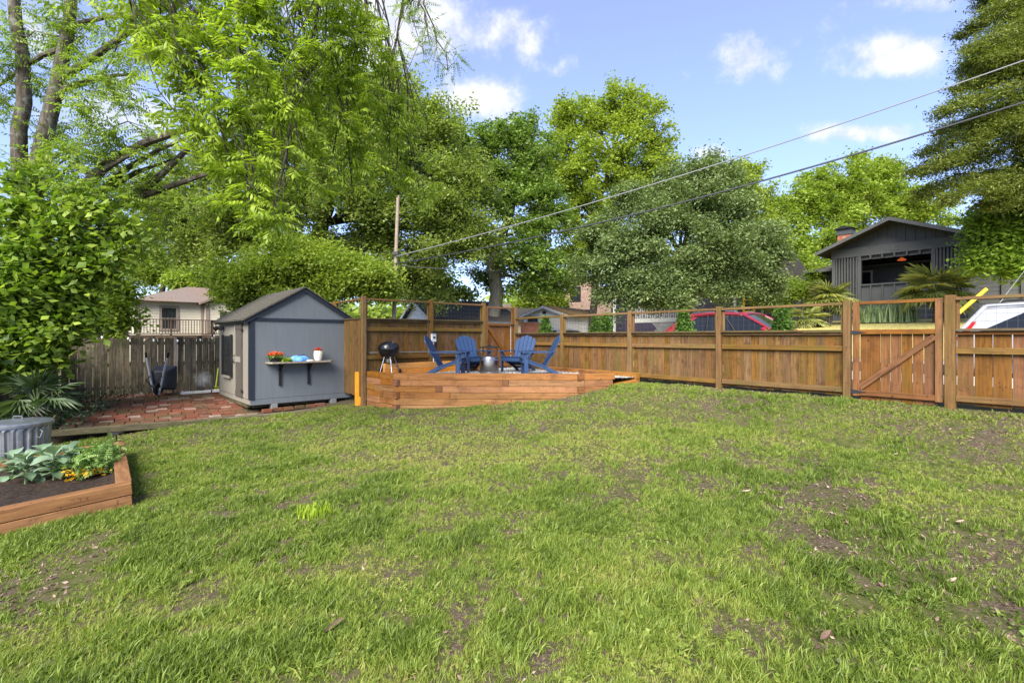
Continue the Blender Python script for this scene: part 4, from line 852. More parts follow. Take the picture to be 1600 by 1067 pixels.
# pale-trunked tree behind the corner gate
b = gbase(-1.0, 27)
tree('pale_trunk_tree', 'dark green tree with pale forked trunk behind the narrow corner gate', 'tree', b, 0.42, [W(772, 432, 27), W(768, 400, 27), W(785, 370, 27), W(800, 320, 27)],
    [(740, 220, 36, 27, .09), (790, 215, 36, 27, .1), (765, 260, 42, 27, .12), (820, 270, 34, 27, .09), (730, 300, 34, 27.5, .07), (790, 320, 42, 26.5, .1), (835, 360, 36, 26.5, .09), (850, 410, 34, 26.5, .08), (810, 400, 36, 26, .08), (750, 370, 34, 27, .07), (870, 440, 28, 26.5, .05), (715, 250, 34, 27.5, .07), (845, 300, 30, 27, .06), (760, 430, 30, 27.5, .05), (700, 340, 32, 28, .06), (820, 440, 30, 26.5, .05), (848, 240, 32, 27.5, .06), (862, 330, 32, 27.5, .06), (820, 200, 26, 27.5, .05)],
    T_far, 'lf_dark', 'bark_pale', 2900, 18, nsub=7, tw=0.02, cl_scale=(0.7, 1.2))
b = gbase(5.4, 33)
tree('tall_yellow_green_tree', 'tall airy yellow-green tree with visible limbs against the blue sky', 'tree', b, 0.26, [W(930, 400, 33), W(925, 340, 33), W(945, 290, 33), W(955, 240, 33)],
    [(870, 190, 34, 33, .08), (915, 180, 38, 33, .1), (965, 175, 38, 33, .1), (1005, 195, 38, 33, .09), (1030, 220, 28, 33, .06), (860, 235, 30, 33, .06), (900, 245, 44, 32.5, .11), (960, 245, 46, 32.5, .12), (1010, 260, 34, 33, .08), (870, 290, 34, 33, .08), (920, 300, 40, 32.5, .1), (880, 345, 34, 33, .08), (905, 395, 34, 33, .08), (990, 152, 24, 33, .04), (975, 300, 40, 33, .09), (850, 400, 34, 33.5, .07), (935, 360, 38, 33, .08), (1040, 250, 26, 33, .05), (890, 430, 30, 33.5, .06), (840, 270, 30, 33.5, .06), (835, 340, 28, 33.5, .05), (1020, 310, 34, 33.5, .07)],
    T_far, 'lf_yellow', 'bark_dark', 3000, 19, nsub=7, tw=0.022, cl_scale=(0.8, 1.3))
b = gbase(8.4, 25)
tree('dense_grey_green_tree', 'dense broad grey-green tree behind the red car', 'tree', b, 0.3, [W(1075, 450, 25), W(1070, 400, 25)],
    [(960, 400, 52, 24.5, .11), (1010, 350, 56, 24.5, .13), (1075, 320, 58, 25, .14), (1130, 350, 58, 25, .14), (1165, 405, 46, 25, .11), (1100, 400, 62, 24, .14), (1030, 420, 56, 24, .13), (975, 450, 40, 24, .08), (1060, 455, 40, 24, .09), (1140, 450, 40, 24.5, .09), (1110, 285, 36, 25, .06), (1185, 370, 34, 25.5, .06), (1050, 290, 26, 25, .04), (1192, 425, 32, 25.5, .06), (1205, 455, 24, 25.5, .04), (925, 360, 22, 24.5, .03), (985, 302, 22, 24.8, .03), (1152, 300, 26, 25, .035), (1212, 400, 20, 25.5, .03), (915, 420, 22, 24.5, .03), (1085, 264, 20, 25, .03)],
    T_fine, 'lf_grey', 'bark_dark', 6000, 20, nsub=6, tw=0.015, cl_scale=(1.1, 1.9))
b = gbase(12.6, 34)
tree('leafy_tree', 'yellow-green tree top just left of the dark house roof', 'tree', b, 0.3, [W(1150, 400, 34), W(1160, 330, 34)],
    [(1150, 280, 34, 34, .2), (1120, 270, 28, 34, .15), (1180, 310, 32, 34, .2), (1195, 350, 30, 34, .15), (1090, 270, 20, 34, .1), (1165, 262, 18, 34, .08)], T_far, 'lf_yellow', 'bark_dark', 1500, 21, nsub=5, tw=0.02, cl_scale=(0.7, 1.2))
b = gbase(23, 37)
tree('leafy_tree', 'tall bright green trees rising behind the dark gabled house', 'tree', b, 0.3, [W(1310, 400, 37), W(1320, 340, 37)],
    [(1225, 330, 42, 36, .1), (1270, 300, 44, 37, .12), (1330, 285, 44, 37, .12), (1385, 290, 42, 38, .1), (1300, 340, 50, 36, .12), (1240, 380, 42, 35, .1), (1360, 330, 44, 38, .1), (1420, 320, 40, 38, .1), (1290, 390, 42, 35, .09), (1250, 425, 36, 34, .07), (1370, 265, 26, 38, .04), (1460, 330, 36, 38, .07)], T_far, 'lf_bright', 'bark_dark', 5200, 22, nsub=6, tw=0.02, cl_scale=(0.8, 1.4))
# cedar and maple at the right edge
T_con = [leaf_cluster(16, 0.10, 0.09, 0.030, flat=0.25, droop=0.5) for _ in range(6)]
b = gbase(17.6, 15.2)
cr = np.random.default_rng(23); ced = empty('tall_cedar', b, 'tall olive-green cedar with drooping sprays at the right edge', 'tree'); cw = MB(); cpos = []
cw.tube([b, W(1705, 330, 15.3), W(1695, 100, 15.3), W(1690, -150, 15.3)], [.30, .25, .19, .12], 10)
tips = [(1528, 5), (1498, 52), (1512, 78), (1502, 104), (1490, 140), (1470, 172), (1462, 205), (1440, 236), (1418, 268), (1450, 262), (1432, 300), (1470, 312), (1500, 290), (1540, 300), (1560, 320)] + [(cr.uniform(1500, 1680), cr.uniform(-60, 320)) for _ in range(46)]
for (tx, ty) in tips:
    Yt = cr.uniform(13.9, 16.6); tip = np.array(W(tx, ty, Yt)); sy = ty - cr.uniform(10, 70); st = np.array(W(1697, sy, 15.3)); L = np.linalg.norm(tip - st)
    bg_ = bez(st, tip, .16 * L, .02, 9, cr); cw.tube([Vector(p) for p in bg_], list(np.linspace(.05, .010, 9)), 5, False)
    m = int(60 + 95 * L); t = cr.random(m) ** .75 * 8; i = np.minimum(t.astype(int), 7); f = (t - i)[:, None]; P = bg_[i] * (1 - f) + bg_[i + 1] * f
    wdt = .10 + .26 * np.sin(np.pi * np.clip(t / 8, .08, 1) ** .8); off = cr.normal(0, 1, (m, 3)) * np.stack([wdt, wdt, wdt * .35], 1); off[:, 2] -= np.abs(cr.normal(0, .13, m)); cpos.append(P + off)
    for q in range(5): k = cr.integers(2, 9); e = bg_[k] + cr.normal(0, .22, 3) + np.array([0, 0, -.12]); cw.tube([Vector(bg_[k]), Vector(e)], [.010, .004], 4, False)
cpos = np.concatenate(cpos); n = len(cpos); cw.obj('trunk', M['bark'], ced, True, fix=False)
o = bpy.data.objects.new('crown', scatter('crown', T_con, cpos - np.array(b), rot_np(cr.uniform(0, 6.283, n), cr.normal(0, .3, n), cr.normal(0, .3, n)), cr.uniform(.75, 1.4, n), cr.random(n))); link(o, ced, M['lf_conifer'])
b = gbase(19.0, 17.0)
tree('maple_tree', 'green maple boughs drooping in front of the dark house at right', 'tree', b, 0.22, [W(1660, 400, 16.5), W(1650, 330, 16.5)],
    [(1600, 340, 40, 16.5, .16), (1560, 370, 32, 16.5, .14), (1540, 400, 24, 16.4, .1), (1610, 385, 34, 16.4, .15), (1580, 410, 26, 16.3, .1), (1640, 360, 50, 16.8, .16), (1535, 345, 20, 16.6, .05), (1565, 325, 26, 16.8, .08)], T_mid, 'lf_maple', 'bark', 2100, 24, nsub=6, tw=0.01, cl_scale=(0.8, 1.3))
b = gbase(1.4, 45)
tree('lime_tree', 'bright lime-green rounded tree beside the brick gable house', 'tree', b, 0.2, [W(845, 470, 45), W(845, 455, 45)],
    [(830, 465, 22, 45, .3), (855, 455, 22, 45, .3), (870, 470, 16, 45, .2), (815, 475, 14, 45, .1)], T_far, 'lf_yellow', 'bark_dark', 700, 25, nsub=4, cl_scale=(1.2, 1.8))
b = gbase(-5.5, 30)
tree('lime_tree', 'sunlit lime-green tree low behind the utility pole', 'tree', b, 0.2, [W(670, 480, 30), W(670, 460, 30)],
    [(650, 455, 24, 30, .25), (690, 455, 26, 30, .3), (720, 465, 18, 30, .2), (670, 435, 20, 30, .2)], T_far, 'lf_yellow', 'bark_dark', 620, 26, nsub=4, cl_scale=(0.9, 1.4))
for k, (xs, lab) in enumerate([([(1205, 455, 22), (1235, 450, 24), (1220, 470, 20), (1190, 470, 14)], 'loose bright green bush left of the dark house corner'), ([(1275, 440, 20), (1285, 462, 20), (1262, 455, 20)], 'yellow-green bush against the left corner of the dark house')]):
    b = gbase(W(xs[0][0], 0, 27.5).x, 27.5)
    tree('garden_bush', lab, 'bush', b, 0.05, [W(xs[0][0] + 8, 490, 27.5), W(xs[0][0] + 6, 475, 27.5)], [(x, y, r_, 27.5, 1 / len(xs)) for x, y, r_ in xs], T_mid, 'lf_bright', 'bark_dark', 520, 40 + k, nsub=4)
# soft wood far off that closes the horizon between the trees
n = 9000; X = rng.uniform(-95, 95, n); Y = rng.uniform(58, 75, n); hh = 3.6 + 1.2 * np.sin(X * .11) + .8 * np.sin(X * .31 + 1) + .6 * np.sin(X * .7)
Z = rng.random(n) ** .8 * hh + gz(X, Y)
me = scatter('far_wood', [leaf_cluster(14, .9, .8, .5) for _ in range(5)], np.stack([X, Y, Z], 1), rot_np(rng.uniform(0, 6.28, n), rng.normal(0, .3, n), rng.normal(0, .3, n)), rng.uniform(.7, 1.4, n))
fw = bpy.data.objects.new('far_wood', me); link(fw, None, M['lf_mound']); tag(fw, 'far line of green woods closing the view behind the houses', 'woods', kind='stuff')

# ------------------------------------------------------------------ blue adirondack chairs, fire pit, kettle grill
def chair(label, loc, rz):
    """local: the sitter looks towards +x"""
    c = empty('adirondack_chair', loc, label, 'chair', 'blue adirondack chairs', rz); m = M['bluepoly']
    def bd(n_, p0, p1, w_, h, side, bev=0.004): return board(n_, c, m, p0, p1, w_, h, side, bev, world=False)
    for s in (-1, 1):
        y = s * 0.27
        bd('front_leg', (0.36, s * .30, 0), (0.36, s * .30, 0.53), 0.10, 0.030, (1, 0, 0))
        MB().prism([(0.44, y, 0.30), (0.44, y, 0.385), (0.30, y, 0.375), (-0.16, y, 0.20), (-0.52, y, 0.0), (-0.38, y, 0.0), (-0.10, y, 0.14), (0.30, y, 0.28)], (0, -s * 0.028, 0)).obj('rear_leg', m, c, world=False)
        MB().prism([(0.46, s * .20, 0.532), (0.46, s * .36, 0.532), (0.40, s * .385, 0.532), (-0.18, s * .36, 0.532), (-0.36, s * .30, 0.532), (-0.36, s * .25, 0.532), (0.0, s * .25, 0.532)], (0, 0, 0.026)).obj('arm', m, c, world=False)
        MB().prism([(0.40, s * .318, 0.53), (0.30, s * .318, 0.53), (0.33, s * .318, 0.40), (0.345, s * .318, 0.40)], (0, s * 0.024, 0)).obj('arm_bracket', m, c, world=False)
    for i in range(6):
        t = i / 5; x = 0.42 - 0.50 * t; z = 0.395 - 0.19 * t + (0.006 if i else -0.012)
        bd('seat_slat', (x, -0.29, z), (x, 0.29, z), 0.085, 0.02, (1, 0, .37 if i else .9))
    bt = [0.80, 0.86, 0.885, 0.86, 0.80]; lean = Vector((-0.46, 0, 0.89)).normalized()
    for i in range(5):
        u0 = (i - 2) * 0.098; u1 = (i - 2) * 0.122; b0 = Vector((-0.09, u0, 0.17)); L = bt[i]; tp_ = b0 + lean * L + Vector((0, u1 - u0, 0)); sv = Vector((0, 1, 0)); nv = lean.cross(sv)
        e = 0.05 * (i - 2)
        pts = [b0 - sv * .043, b0 + sv * .043, tp_ + sv * .056 - lean * (0.03 + max(0, e) * .9), tp_ + sv * .03 - lean * max(0, e) * .35, tp_ - sv * .03 + lean * min(0, e) * .35, tp_ - sv * .056 - lean * (0.03 - min(0, e) * .9)]
        MB().prism(pts, nv * 0.02).obj('back_slat', m, c, world=False)
    for f in (0.36, 0.72):
        p = Vector((-0.09, 0, 0.17)) + lean * f + Vector((-0.03, 0, -0.012)); bd('back_rail', p - Vector((0, .30 if f < .5 else .25, 0)), p + Vector((0, .30 if f < .5 else .25, 0)), 0.075, 0.024, lean)
    bd('front_apron', (0.435, -.268, 0.33), (0.435, .268, 0.33), 0.09, 0.02, (0, 0, 1)); bd('stretcher', (-0.30, -.24, 0.10), (-0.30, .24, 0.10), 0.06, 0.02, (0, 0, 1))
    return c
zg = REL(GL) + 0.008
chair('blue adirondack chair seen from its side, left of the fire pit, nearest the grill', (-1.60, 11.9, zg), R(-6))
chair('blue adirondack chair with its back slats towards the tall fence, left behind the fire pit', (-1.05, 13.05, zg), R(-58))
chair('blue adirondack chair facing the lawn, right behind the fire pit', (0.18, 13.0, zg), R(-118))
chair('blue adirondack chair in side view, right of the fire pit, nearest the street fence', (0.66, 12.0, zg), R(187))
pit = empty('fire_pit', (-0.56, 12.1, zg), 'shiny steel drum fire pit with raised black lid between the blue chairs', 'fire pit')
MB().lathe([(0.0, 0.0), (0.225, 0.0), (0.235, 0.02), (0.235, 0.40), (0.225, 0.425), (0.17, 0.43), (0.17, 0.40), (0.20, 0.10), (0.0, 0.08)], 36).obj('drum', M['polished'], pit, True, False)
for z in (0.05, 0.36): MB().lathe([(0.236, z - .008), (0.242, z), (0.236, z + .008)], 36).obj('band', M['steel'], pit, True, False)
MB().lathe([(0.0, 0.655), (0.23, 0.645), (0.235, 0.655), (0.232, 0.665), (0.06, 0.69), (0.0, 0.692)], 32).obj('lid', M['blackmatte'], pit, True, False)
for a in (20, 140, 260): MB().tube([(0.19 * math.cos(R(a)), 0.19 * math.sin(R(a)), 0.42), (0.21 * math.cos(R(a)), 0.21 * math.sin(R(a)), 0.65)], 0.010, 6).obj('lid_leg', M['iron'], pit, True, False)
MB().lathe([(0.0, 0.69), (0.03, 0.70), (0.03, 0.72), (0.0, 0.725)], 12).obj('knob', M['blackmatte'], pit, True, False)
gr = empty('kettle_grill', (-2.95, 11.78, zg), 'black kettle charcoal grill on four steel legs by the tall fence', 'grill')
ht = 0.56
MB().lathe([(0.0, ht - .17), (0.10, ht - .155), (0.19, ht - .09), (0.238, ht - .01), (0.245, ht + .045), (0.25, ht + .05), (0.25, ht + .056), (0.235, ht + .05)], 32).obj('bowl', M['black'], gr, True, False)
lid = MB().lathe([(0.252, ht + .058), (0.254, ht + .075), (0.235, ht + .15), (0.18, ht + .205), (0.10, ht + .235), (0.0, ht + .243)], 32).obj('lid', M['black'], gr, True, False)
MB().tube([(-.07, -.0, ht + .235), (-.06, -.0, ht + .275), (.06, 0, ht + .275), (.07, 0, ht + .235)], 0.011, 6).obj('handle', M['blackmatte'], lid, True, False)
MB().lathe([(0, ht + .232), (.035, ht + .225), (.035, ht + .218)], 12, (.12, -.06, 0)).obj('vent', M['steel'], lid, True, False)
for a, wheel in ((-60, 0), (-125, 0), (35, 1), (150, 1)):
    ca, sa = math.cos(R(a)), math.sin(R(a)); MB().tube([(0.13 * ca, 0.13 * sa, ht - .12), (0.29 * ca, 0.29 * sa, 0.05 if wheel else 0.0)], 0.012, 7).obj('leg', M['steel'], gr, True, False)
    if wheel:
        MB().lathe([(0.0, -.02), (.062, -.02), (.07, 0), (.062, .02), (0, .02)], 18, (0.29 * ca, 0.29 * sa, 0.07), Matrix.Rotation(R(90), 3, 'Y')).obj('wheel', M['rubber'], gr, True, False)
MB().lathe([(0, .30), (.075, .30), (.085, .39), (.02, .40)], 18).obj('ash_catcher', M['steel'], gr, True, False)
MB().tube([(0.22 * math.cos(R(35)), 0.22 * math.sin(R(35)), .2), (0.22 * math.cos(R(150)), 0.22 * math.sin(R(150)), .2)], 0.008, 6).obj('brace', M['iron'], gr, True, False)
# power outlet post with conduit and hose against the tall fence
oc_ = qv[1] - VB * 0.085 + SE * 0.03
ob = empty('outlet_box', zv(oc_, -0.9), 'grey electrical outlet box on white conduit at the tall fence post', 'outlet box')
FM = Matrix((SE, VB, Vector((0, 0, 1)))).transposed()
bx = MB().box(zv(oc_, -0.02), (0.12, 0.07, 0.22), FM).obj('box', M['white'], ob); MB().box(zv(oc_ - VB * .037, -0.02), (0.07, 0.006, 0.05), FM).obj('socket', M['iron'], bx); MB().box(zv(oc_ - VB * .01, 0.105), (0.15, 0.10, 0.03), FM).obj('hood', M['blackmatte'], bx)
MB().tube([zv(oc_, -0.13), zv(oc_, GL)], 0.016, 8).obj('conduit', M['white'], ob, True)
hs = qv[0] + V * 0.55 - VB * 0.09; pts = [zv(hs + V * (0.22 * math.cos(t) + 0.02 * t) - VB * 0.01 * t, -0.35 + 0.30 * math.sin(t)) for t in np.linspace(0.1, 3.3, 16)]
hose = MB().tube([zv(hs + V * -0.3, GL + .02)] + [pts[0]] + pts[1:] + [zv(hs + V * 0.3, GL + .02)], 0.012, 6).obj('garden_hose', M['cable'], None, True); tag(hose, 'black garden hose looped against the tall fence beside the corner gate', 'hose')
pipe = MB().tube([zv(qv[2] - VB * 0.08 - V * 0.12, -0.38), zv(qv[0] - VB * 0.08, -0.40)], 0.014, 6).obj('grey_pipe', M['cablegrey'], None, True); tag(pipe, 'thin grey pipe running along the tall fence behind the chairs', 'pipe')

# ------------------------------------------------------------------ things on the shed shelf
p = S(0.47, -0.17, SH); fp = empty('flower_pot', p, 'black pot of orange flowers on the shed shelf', 'flower pot')
MB().lathe([(0, 0), (.105, 0), (.135, .085), (.14, .09), (.125, .09), (.12, .07), (0, .07)], 20).obj('pot', M['blackmatte'], fp, True, False)
def blob_plant(parent, n, sx, sz, zc, tmpl, m_, nm, seed, off=(0, 0)):
    r = np.random.default_rng(seed); d = r.normal(0, 1, (n, 3)); d /= np.linalg.norm(d, axis=1)[:, None]; d[:, 2] = np.abs(d[:, 2]); q = d * (r.random(n) ** .4)[:, None] * np.array([sx, sx, sz]) + np.array([off[0], off[1], zc])
    o = bpy.data.objects.new(nm, scatter(nm, tmpl, q, rot_np(r.uniform(0, 6.28, n), r.normal(0, .5, n), r.normal(0, .5, n)), r.uniform(.7, 1.3, n), r.random(n))); link(o, parent, M[m_]); return o
T_pet = [leaf_cluster(8, .014, .03, .022, droop=-.6) for _ in range(4)]; T_sm = [leaf_cluster(7, .03, .055, .025) for _ in range(4)]
blob_plant(fp, 70, .17, .09, .10, T_sm, 'lf_fern', 'foliage', 1); blob_plant(fp, 130, .17, .06, .155, T_pet, 'petal', 'blossoms', 2)
p = S(1.44, -0.17, SH); vz = empty('flower_vase', p, 'white ceramic planter with small red flowers on the shed shelf', 'flower pot')
MB().lathe([(0, 0), (.07, 0), (.085, .03), (.10, .11), (.098, .19), (.085, .235), (.075, .235), (.085, .19), (0, .18)], 24).obj('planter', M['offwhite'], vz, True, False)
blob_plant(vz, 30, .06, .04, .22, T_sm, 'lf_fern', 'foliage', 3); blob_plant(vz, 60, .07, .045, .245, T_pet, 'petal_red', 'blossoms', 4)
p = S(0.68, -0.22, SH); sg = empty('seedling_tray', p, 'low tray of pale green seedlings on the shed shelf', 'seedlings')
MB().box((0, 0, .012), (.26, .12, .024), SM).obj('tray', M['blackmatte'], sg, world=False); blob_plant(sg, 60, .12, .045, .03, T_sm, 'limegrass', 'foliage', 5)
def cushion(name, m_, c, sx, sy, sz, seed, rz=0):
    bm = bmesh.new(); bmesh.ops.create_icosphere(bm, subdivisions=3, radius=1); r = random.Random(seed); ph = [r.uniform(0, 6) for _ in range(6)]
    for v in bm.verts:
        q = v.co.copy(); k = 1 + .16 * math.sin(5 * q.x + ph[0]) * math.sin(4 * q.y + ph[1]) + .12 * math.sin(9 * q.x + 6 * q.z + ph[2]); v.co = Vector((q.x * sx * k, q.y * sy * k, max(-.15, q.z) * sz * k + .15 * sz))
    me = bpy.data.meshes.new(name); bm.to_mesh(me); bm.free()
    for f in me.polygons: f.use_smooth = True
    o = bpy.data.objects.new(name, me); o.location = c; o.rotation_euler = (0, 0, rz); return link(o, None, M[m_])
az = math.atan2(SE.y, SE.x)
tag(cushion('blue_bag', 'bluecloth', S(0.98, -0.17, SH), .21, .11, .115, 1, az), 'crumpled light blue plastic bag on the shed shelf', 'bag')
tag(cushion('navy_gloves', 'navycloth', S(1.12, -0.08, SH), .11, .07, .125, 2, az), 'dark navy cloth bundle behind the blue bag on shelf', 'cloth')
tag(cushion('white_paper', 'white', S(1.235, -0.22, SH), .09, .05, .028, 3, az), 'crumpled whitish paper beside the blue bag on shelf', 'paper')

# ------------------------------------------------------------------ raised vegetable bed, trash can, solar light
bu = Vector((-0.64, 0.77, 0)).normalized(); bvv = Vector((-0.77, -0.64, 0)).normalized()
K = 5.35 / 4.44; FRc = Vector((-3.42 * K, 4.44 * K, 0)); bl = 2.36 * K
ztop = CAMZ - 1.31 * K; SLP = -0.075
def BP(a, b, z): p = FRc + bu * a + bvv * b; return Vector((p.x, p.y, ztop + SLP * b + z))
vb = empty('raised_bed', BP(0, 0, -0.28), 'timber raised vegetable bed at the left edge of the lawn', 'raised bed')
for k in range(2):
    z = -0.068 - 0.138 * k; e = 0.14 if k == 0 else 0.0
    board('timber', vb, M['bed'], BP(0.07, 0.0, z), BP(0.07, 3.2, z), 0.138, 0.134, bu, 0.007, uneven=.002)
    board('timber', vb, M['bed'], BP(bl - 0.07, e, z), BP(bl - 0.07, 3.2, z), 0.138, 0.134, bu, 0.007, uneven=.002)
    board('timber', vb, M['bed'], BP(0.142, 0.07, z), BP(bl - (0.0 if k == 0 else .142), 0.07, z), 0.138, 0.134, bvv, 0.007, uneven=.002)
sb = MB(); nx = 24
for i in range(nx + 1):
    for j in range(nx + 1):
        a, b = .13 + (bl - .26) * i / nx, .13 + 2.95 * j / nx; sb.v.append(tuple(BP(a, b, -.10 + .02 * math.sin(a * 9 + b * 3) + .015 * math.sin(b * 13) + random.uniform(-.006, .006))))
sb.f = [(i * (nx + 1) + j, i * (nx + 1) + j + 1, (i + 1) * (nx + 1) + j + 1, (i + 1) * (nx + 1) + j) for i in range(nx) for j in range(nx)]
sb.obj('soil', M['soil'], vb, True)
def big_leaf(L, Wd, curl, seed):
    r = np.random.default_rng(seed); nu, nv_ = 7, 5; v = []; 
    for i in range(nu):
        t = i / (nu - 1); w_ = Wd * (0.12 if t < .28 else 1.0 * math.sin(math.pi * min(1, (t - .28) / .72 * .86 + .14)) ** .6)
        for j in range(nv_):
            s = (j / (nv_ - 1) - .5) * 2; v.append((L * t, s * w_ / 2, L * (.55 * t - curl * t * t) + abs(s) * w_ * .16 + .02 * math.sin(7 * t + 5 * s + seed) * (1 if abs(s) > .6 else .2)))
    f = [(i * nv_ + j, i * nv_ + j + 1, (i + 1) * nv_ + j + 1, (i + 1) * nv_ + j) for i in range(nu - 1) for j in range(nv_ - 1)]
    return mesh_np('leaf', np.array(v), np.array(f), np.full(len(v), r.random()), True)
LM = [big_leaf(.30, .21, .6 + .1 * (i % 3), i) for i in range(6)]
for m_ in LM: m_.materials.append(M['lf_collard'])
cl = [(40, 742, 5.9, 1.1, 'leftmost blue-green collard plant in the raised bed'), (65, 722, 6.3, 1.0, 'collard plant at the back of the raised bed by the trash can'), (84, 745, 5.9, 1.15, 'blue-green collard plant in the middle of the raised bed'),
      (108, 728, 6.3, .95, 'collard plant just left of the feathery marigold in the bed'), (20, 728, 6.1, .95, 'collard plant at the left photo edge near the can'), (118, 704, 6.5, .8, 'tall bolting collard stem at the back timber')]
for i, (x, y, Y, s, lab) in enumerate(cl):
    p = W(x, y, Y); b_i = (p - FRc).dot(bvv); p.z = ztop + SLP * b_i - .10
    pl = empty('collard_plant', p, lab, 'collard', 'collards in the raised bed'); random.seed(50 + i)
    MB().tube([(0, 0, -.02), (.01, 0, .10 * s), (0, .01, .20 * s)], [.016, .014, .01], 6).obj('stem', M['stem'], pl, True, False)
    for k in range(20):
        o = bpy.data.objects.new('leaf', random.choice(LM)); link(o, pl); o.location = (0, 0, (.03 + .012 * k) * s); o.rotation_euler = (random.gauss(0, .15), random.uniform(-.5, .15) - .03 * k + .15, k * 2.4 + random.uniform(-.3, .3)); o.scale = (s * random.uniform(.42, .7),) * 3
random.seed(9)
for i, (x, y, Y, lab, col_) in enumerate([(140, 750, 6.1, 'feathery green marigold plant with yellow-orange leaves at its foot in the bed corner', 'petal_yellow'), (160, 738, 6.5, 'feathery green plant leaning over the right timber of the bed', None)]):
    p = W(x, y, Y); p.z = ztop - .10; mg = empty('marigold_plant', p, lab, 'plant'); T_fe = [frond(6, .16, .05, .018, .2) for _ in range(4)]
    for k in range(5): MB().tube([(0, 0, 0), (.05 * math.cos(k * 1.3), .05 * math.sin(k * 1.3), .14), (.11 * math.cos(k * 1.3), .11 * math.sin(k * 1.3), .25)], [.008, .006, .003], 5).obj('stem', M['stem'], mg, True, False)
    blob_plant(mg, 220, .21, .26, .05, T_fe, 'lf_fern', 'foliage', 70 + i)
    if col_: blob_plant(mg, 40, .24, .06, .02, T_sm, col_, 'yellow_leaves', 75, (0, -.08))
p = BP(bl - .07, .09, .0); sl_ = empty('solar_light', p, 'black solar path light on the corner timber of the raised bed', 'garden light')
MB().tube([p, p + Vector((0, 0, .115))], .011, 6).obj('stake', M['blackmatte'], sl_, True); MB().tube([p + Vector((-.12, .02, 0)), p + Vector((-.03, 0, .10))], .008, 5).obj('brace', M['blackmatte'], sl_, True)
hd = MB().box(p + Vector((0, 0, .125)), (.17, .13, .022)).obj('head', M['blackmatte'], sl_); MB().box(p + Vector((0, 0, .138)), (.14, .10, .006)).obj('solar_panel', M['winglass'], hd)
tcY = 7.25; tcx = (28 - 800) / FPX * tcY; tz = CAMZ - (656 - HOR) / FPX * tcY
can = empty('trash_can', (tcx, tcY, tz - .62), 'round galvanised steel trash can with lid behind the raised bed', 'trash can')
pr_ = MB(); nseg = 96; zz = [0.0, .03, .06, .50, .53, .56]
for z in zz:
    for j in range(nseg):
        t = 2 * math.pi * j / nseg; rr = .335 + .04 * z + (0.011 * (1 if math.sin(t * 24) > 0 else -1) if .05 < z < .52 else 0) + (.008 if z in (.03, .53) else 0); pr_.v.append((rr * math.cos(t), rr * math.sin(t), z))
pr_.f = [(i * nseg + j, i * nseg + (j + 1) % nseg, (i + 1) * nseg + (j + 1) % nseg, (i + 1) * nseg + j) for i in range(5) for j in range(nseg)]
pr_.obj('body', M['galv'], can, False, False)
ld = MB().lathe([(.375, .545), (.40, .55), (.402, .585), (.385, .60), (.30, .612), (.0, .64)], 48).obj('lid', M['galv'], can, True, False)
MB().tube([(-.07, 0, .635), (-.06, 0, .675), (.06, 0, .675), (.07, 0, .635)], .009, 6).obj('lid_handle', M['galv'], ld, True, False)
MB().tube([(.37, -.1, .40), (.43, -.11, .38), (.44, -.08, .47), (.37, -.06, .50)], .008, 6).obj('side_handle', M['galv'], can, True, False)
# palmetto in the shady corner, palms and irises across the street
def fan(nb, L, wd_, spread, seed):
    r = np.random.default_rng(seed); v, f, q = [], [], []
    for k in range(nb):
        t = (k / (nb - 1) - .5) * spread; l = L * (1 - .25 * abs(t) / (spread / 2)) * r.uniform(.9, 1.08); d = np.array([math.cos(t), math.sin(t), 0]); s = np.array([-math.sin(t), math.cos(t), 0]); b = len(v)
        dr = np.array([0, 0, -.28 * l * r.uniform(.3, 1.3)])
        v += [d * L * .06, d * l * .55 + s * wd_ / 2, d * l + dr, d * l * .55 - s * wd_ / 2 + np.array([0, 0, -.02])]; f += [[b, b + 1, b + 2], [b, b + 2, b + 3]]; q += [r.random()] * 4
    return np.array(v), np.array(f), np.array(q)
def palm(name, label, base, h, nl, L, m_, group=None, seed=1, up=.5, tr=.09):
    r = np.random.default_rng(seed); root = empty(name, base, label, 'palm', group)
    MB().tube([(0, 0, -.1), (.02, 0, h * .5), (0, .02, h)], [tr, tr * .9, tr * .8], 9).obj('trunk', M['bark'], root, True, False)
    st = MB(); P, RM = [], []
    for k in range(nl):
        az_ = k * 2.4 + r.uniform(-.3, .3); el = up + r.uniform(-.9, .7); pl_ = L * r.uniform(.5, .8); d = Vector((math.cos(az_) * math.cos(el), math.sin(az_) * math.cos(el), math.sin(el))); st.tube([Vector((0, 0, h)), Vector((0, 0, h)) + d * pl_], [.014, .009], 5); P.append(Vector((0, 0, h)) + d * pl_)
        x = (d + Vector((0, 0, -.35))).normalized(); y = Vector((0, 0, 1)).cross(x).normalized(); z = x.cross(y); RM.append(np.array([[x[i], y[i], z[i]] for i in range(3)]))
    st.obj('leaf_stalks', M['stem'], root, True, False)
    o = bpy.data.objects.new('fronds', scatter('fronds', [fan(17, L, L * .075, 3.6, s) for s in range(4)], np.array([p[:] for p in P]), np.array(RM), r.uniform(.75, 1.15, nl), r.random(nl))); link(o, root, M[m_]); return root
p = W(58, 640, 8.9); palm('palmetto', 'dark green palmetto fan palm in shade beside the trash can', p, .12, 16, .48, 'lf_palmetto', None, 3, .75, .07)
def hfoot(x, off): q = onplane(x, off); q.z = float(gz(q.x, q.y)); return q
palm('fan_palm', 'bushy fan palm in front of the left porch screen of the dark house', hfoot(1296, 24.4), 1.0, 44, .75, 'lf_palm', 'fan palms by the dark house', 5, .45, .11)
palm('fan_palm', 'wide fan palm in front of the right half of the dark porch', hfoot(1462, 24.6), 1.15, 46, .85, 'lf_palm', 'fan palms by the dark house', 6, .45, .12)
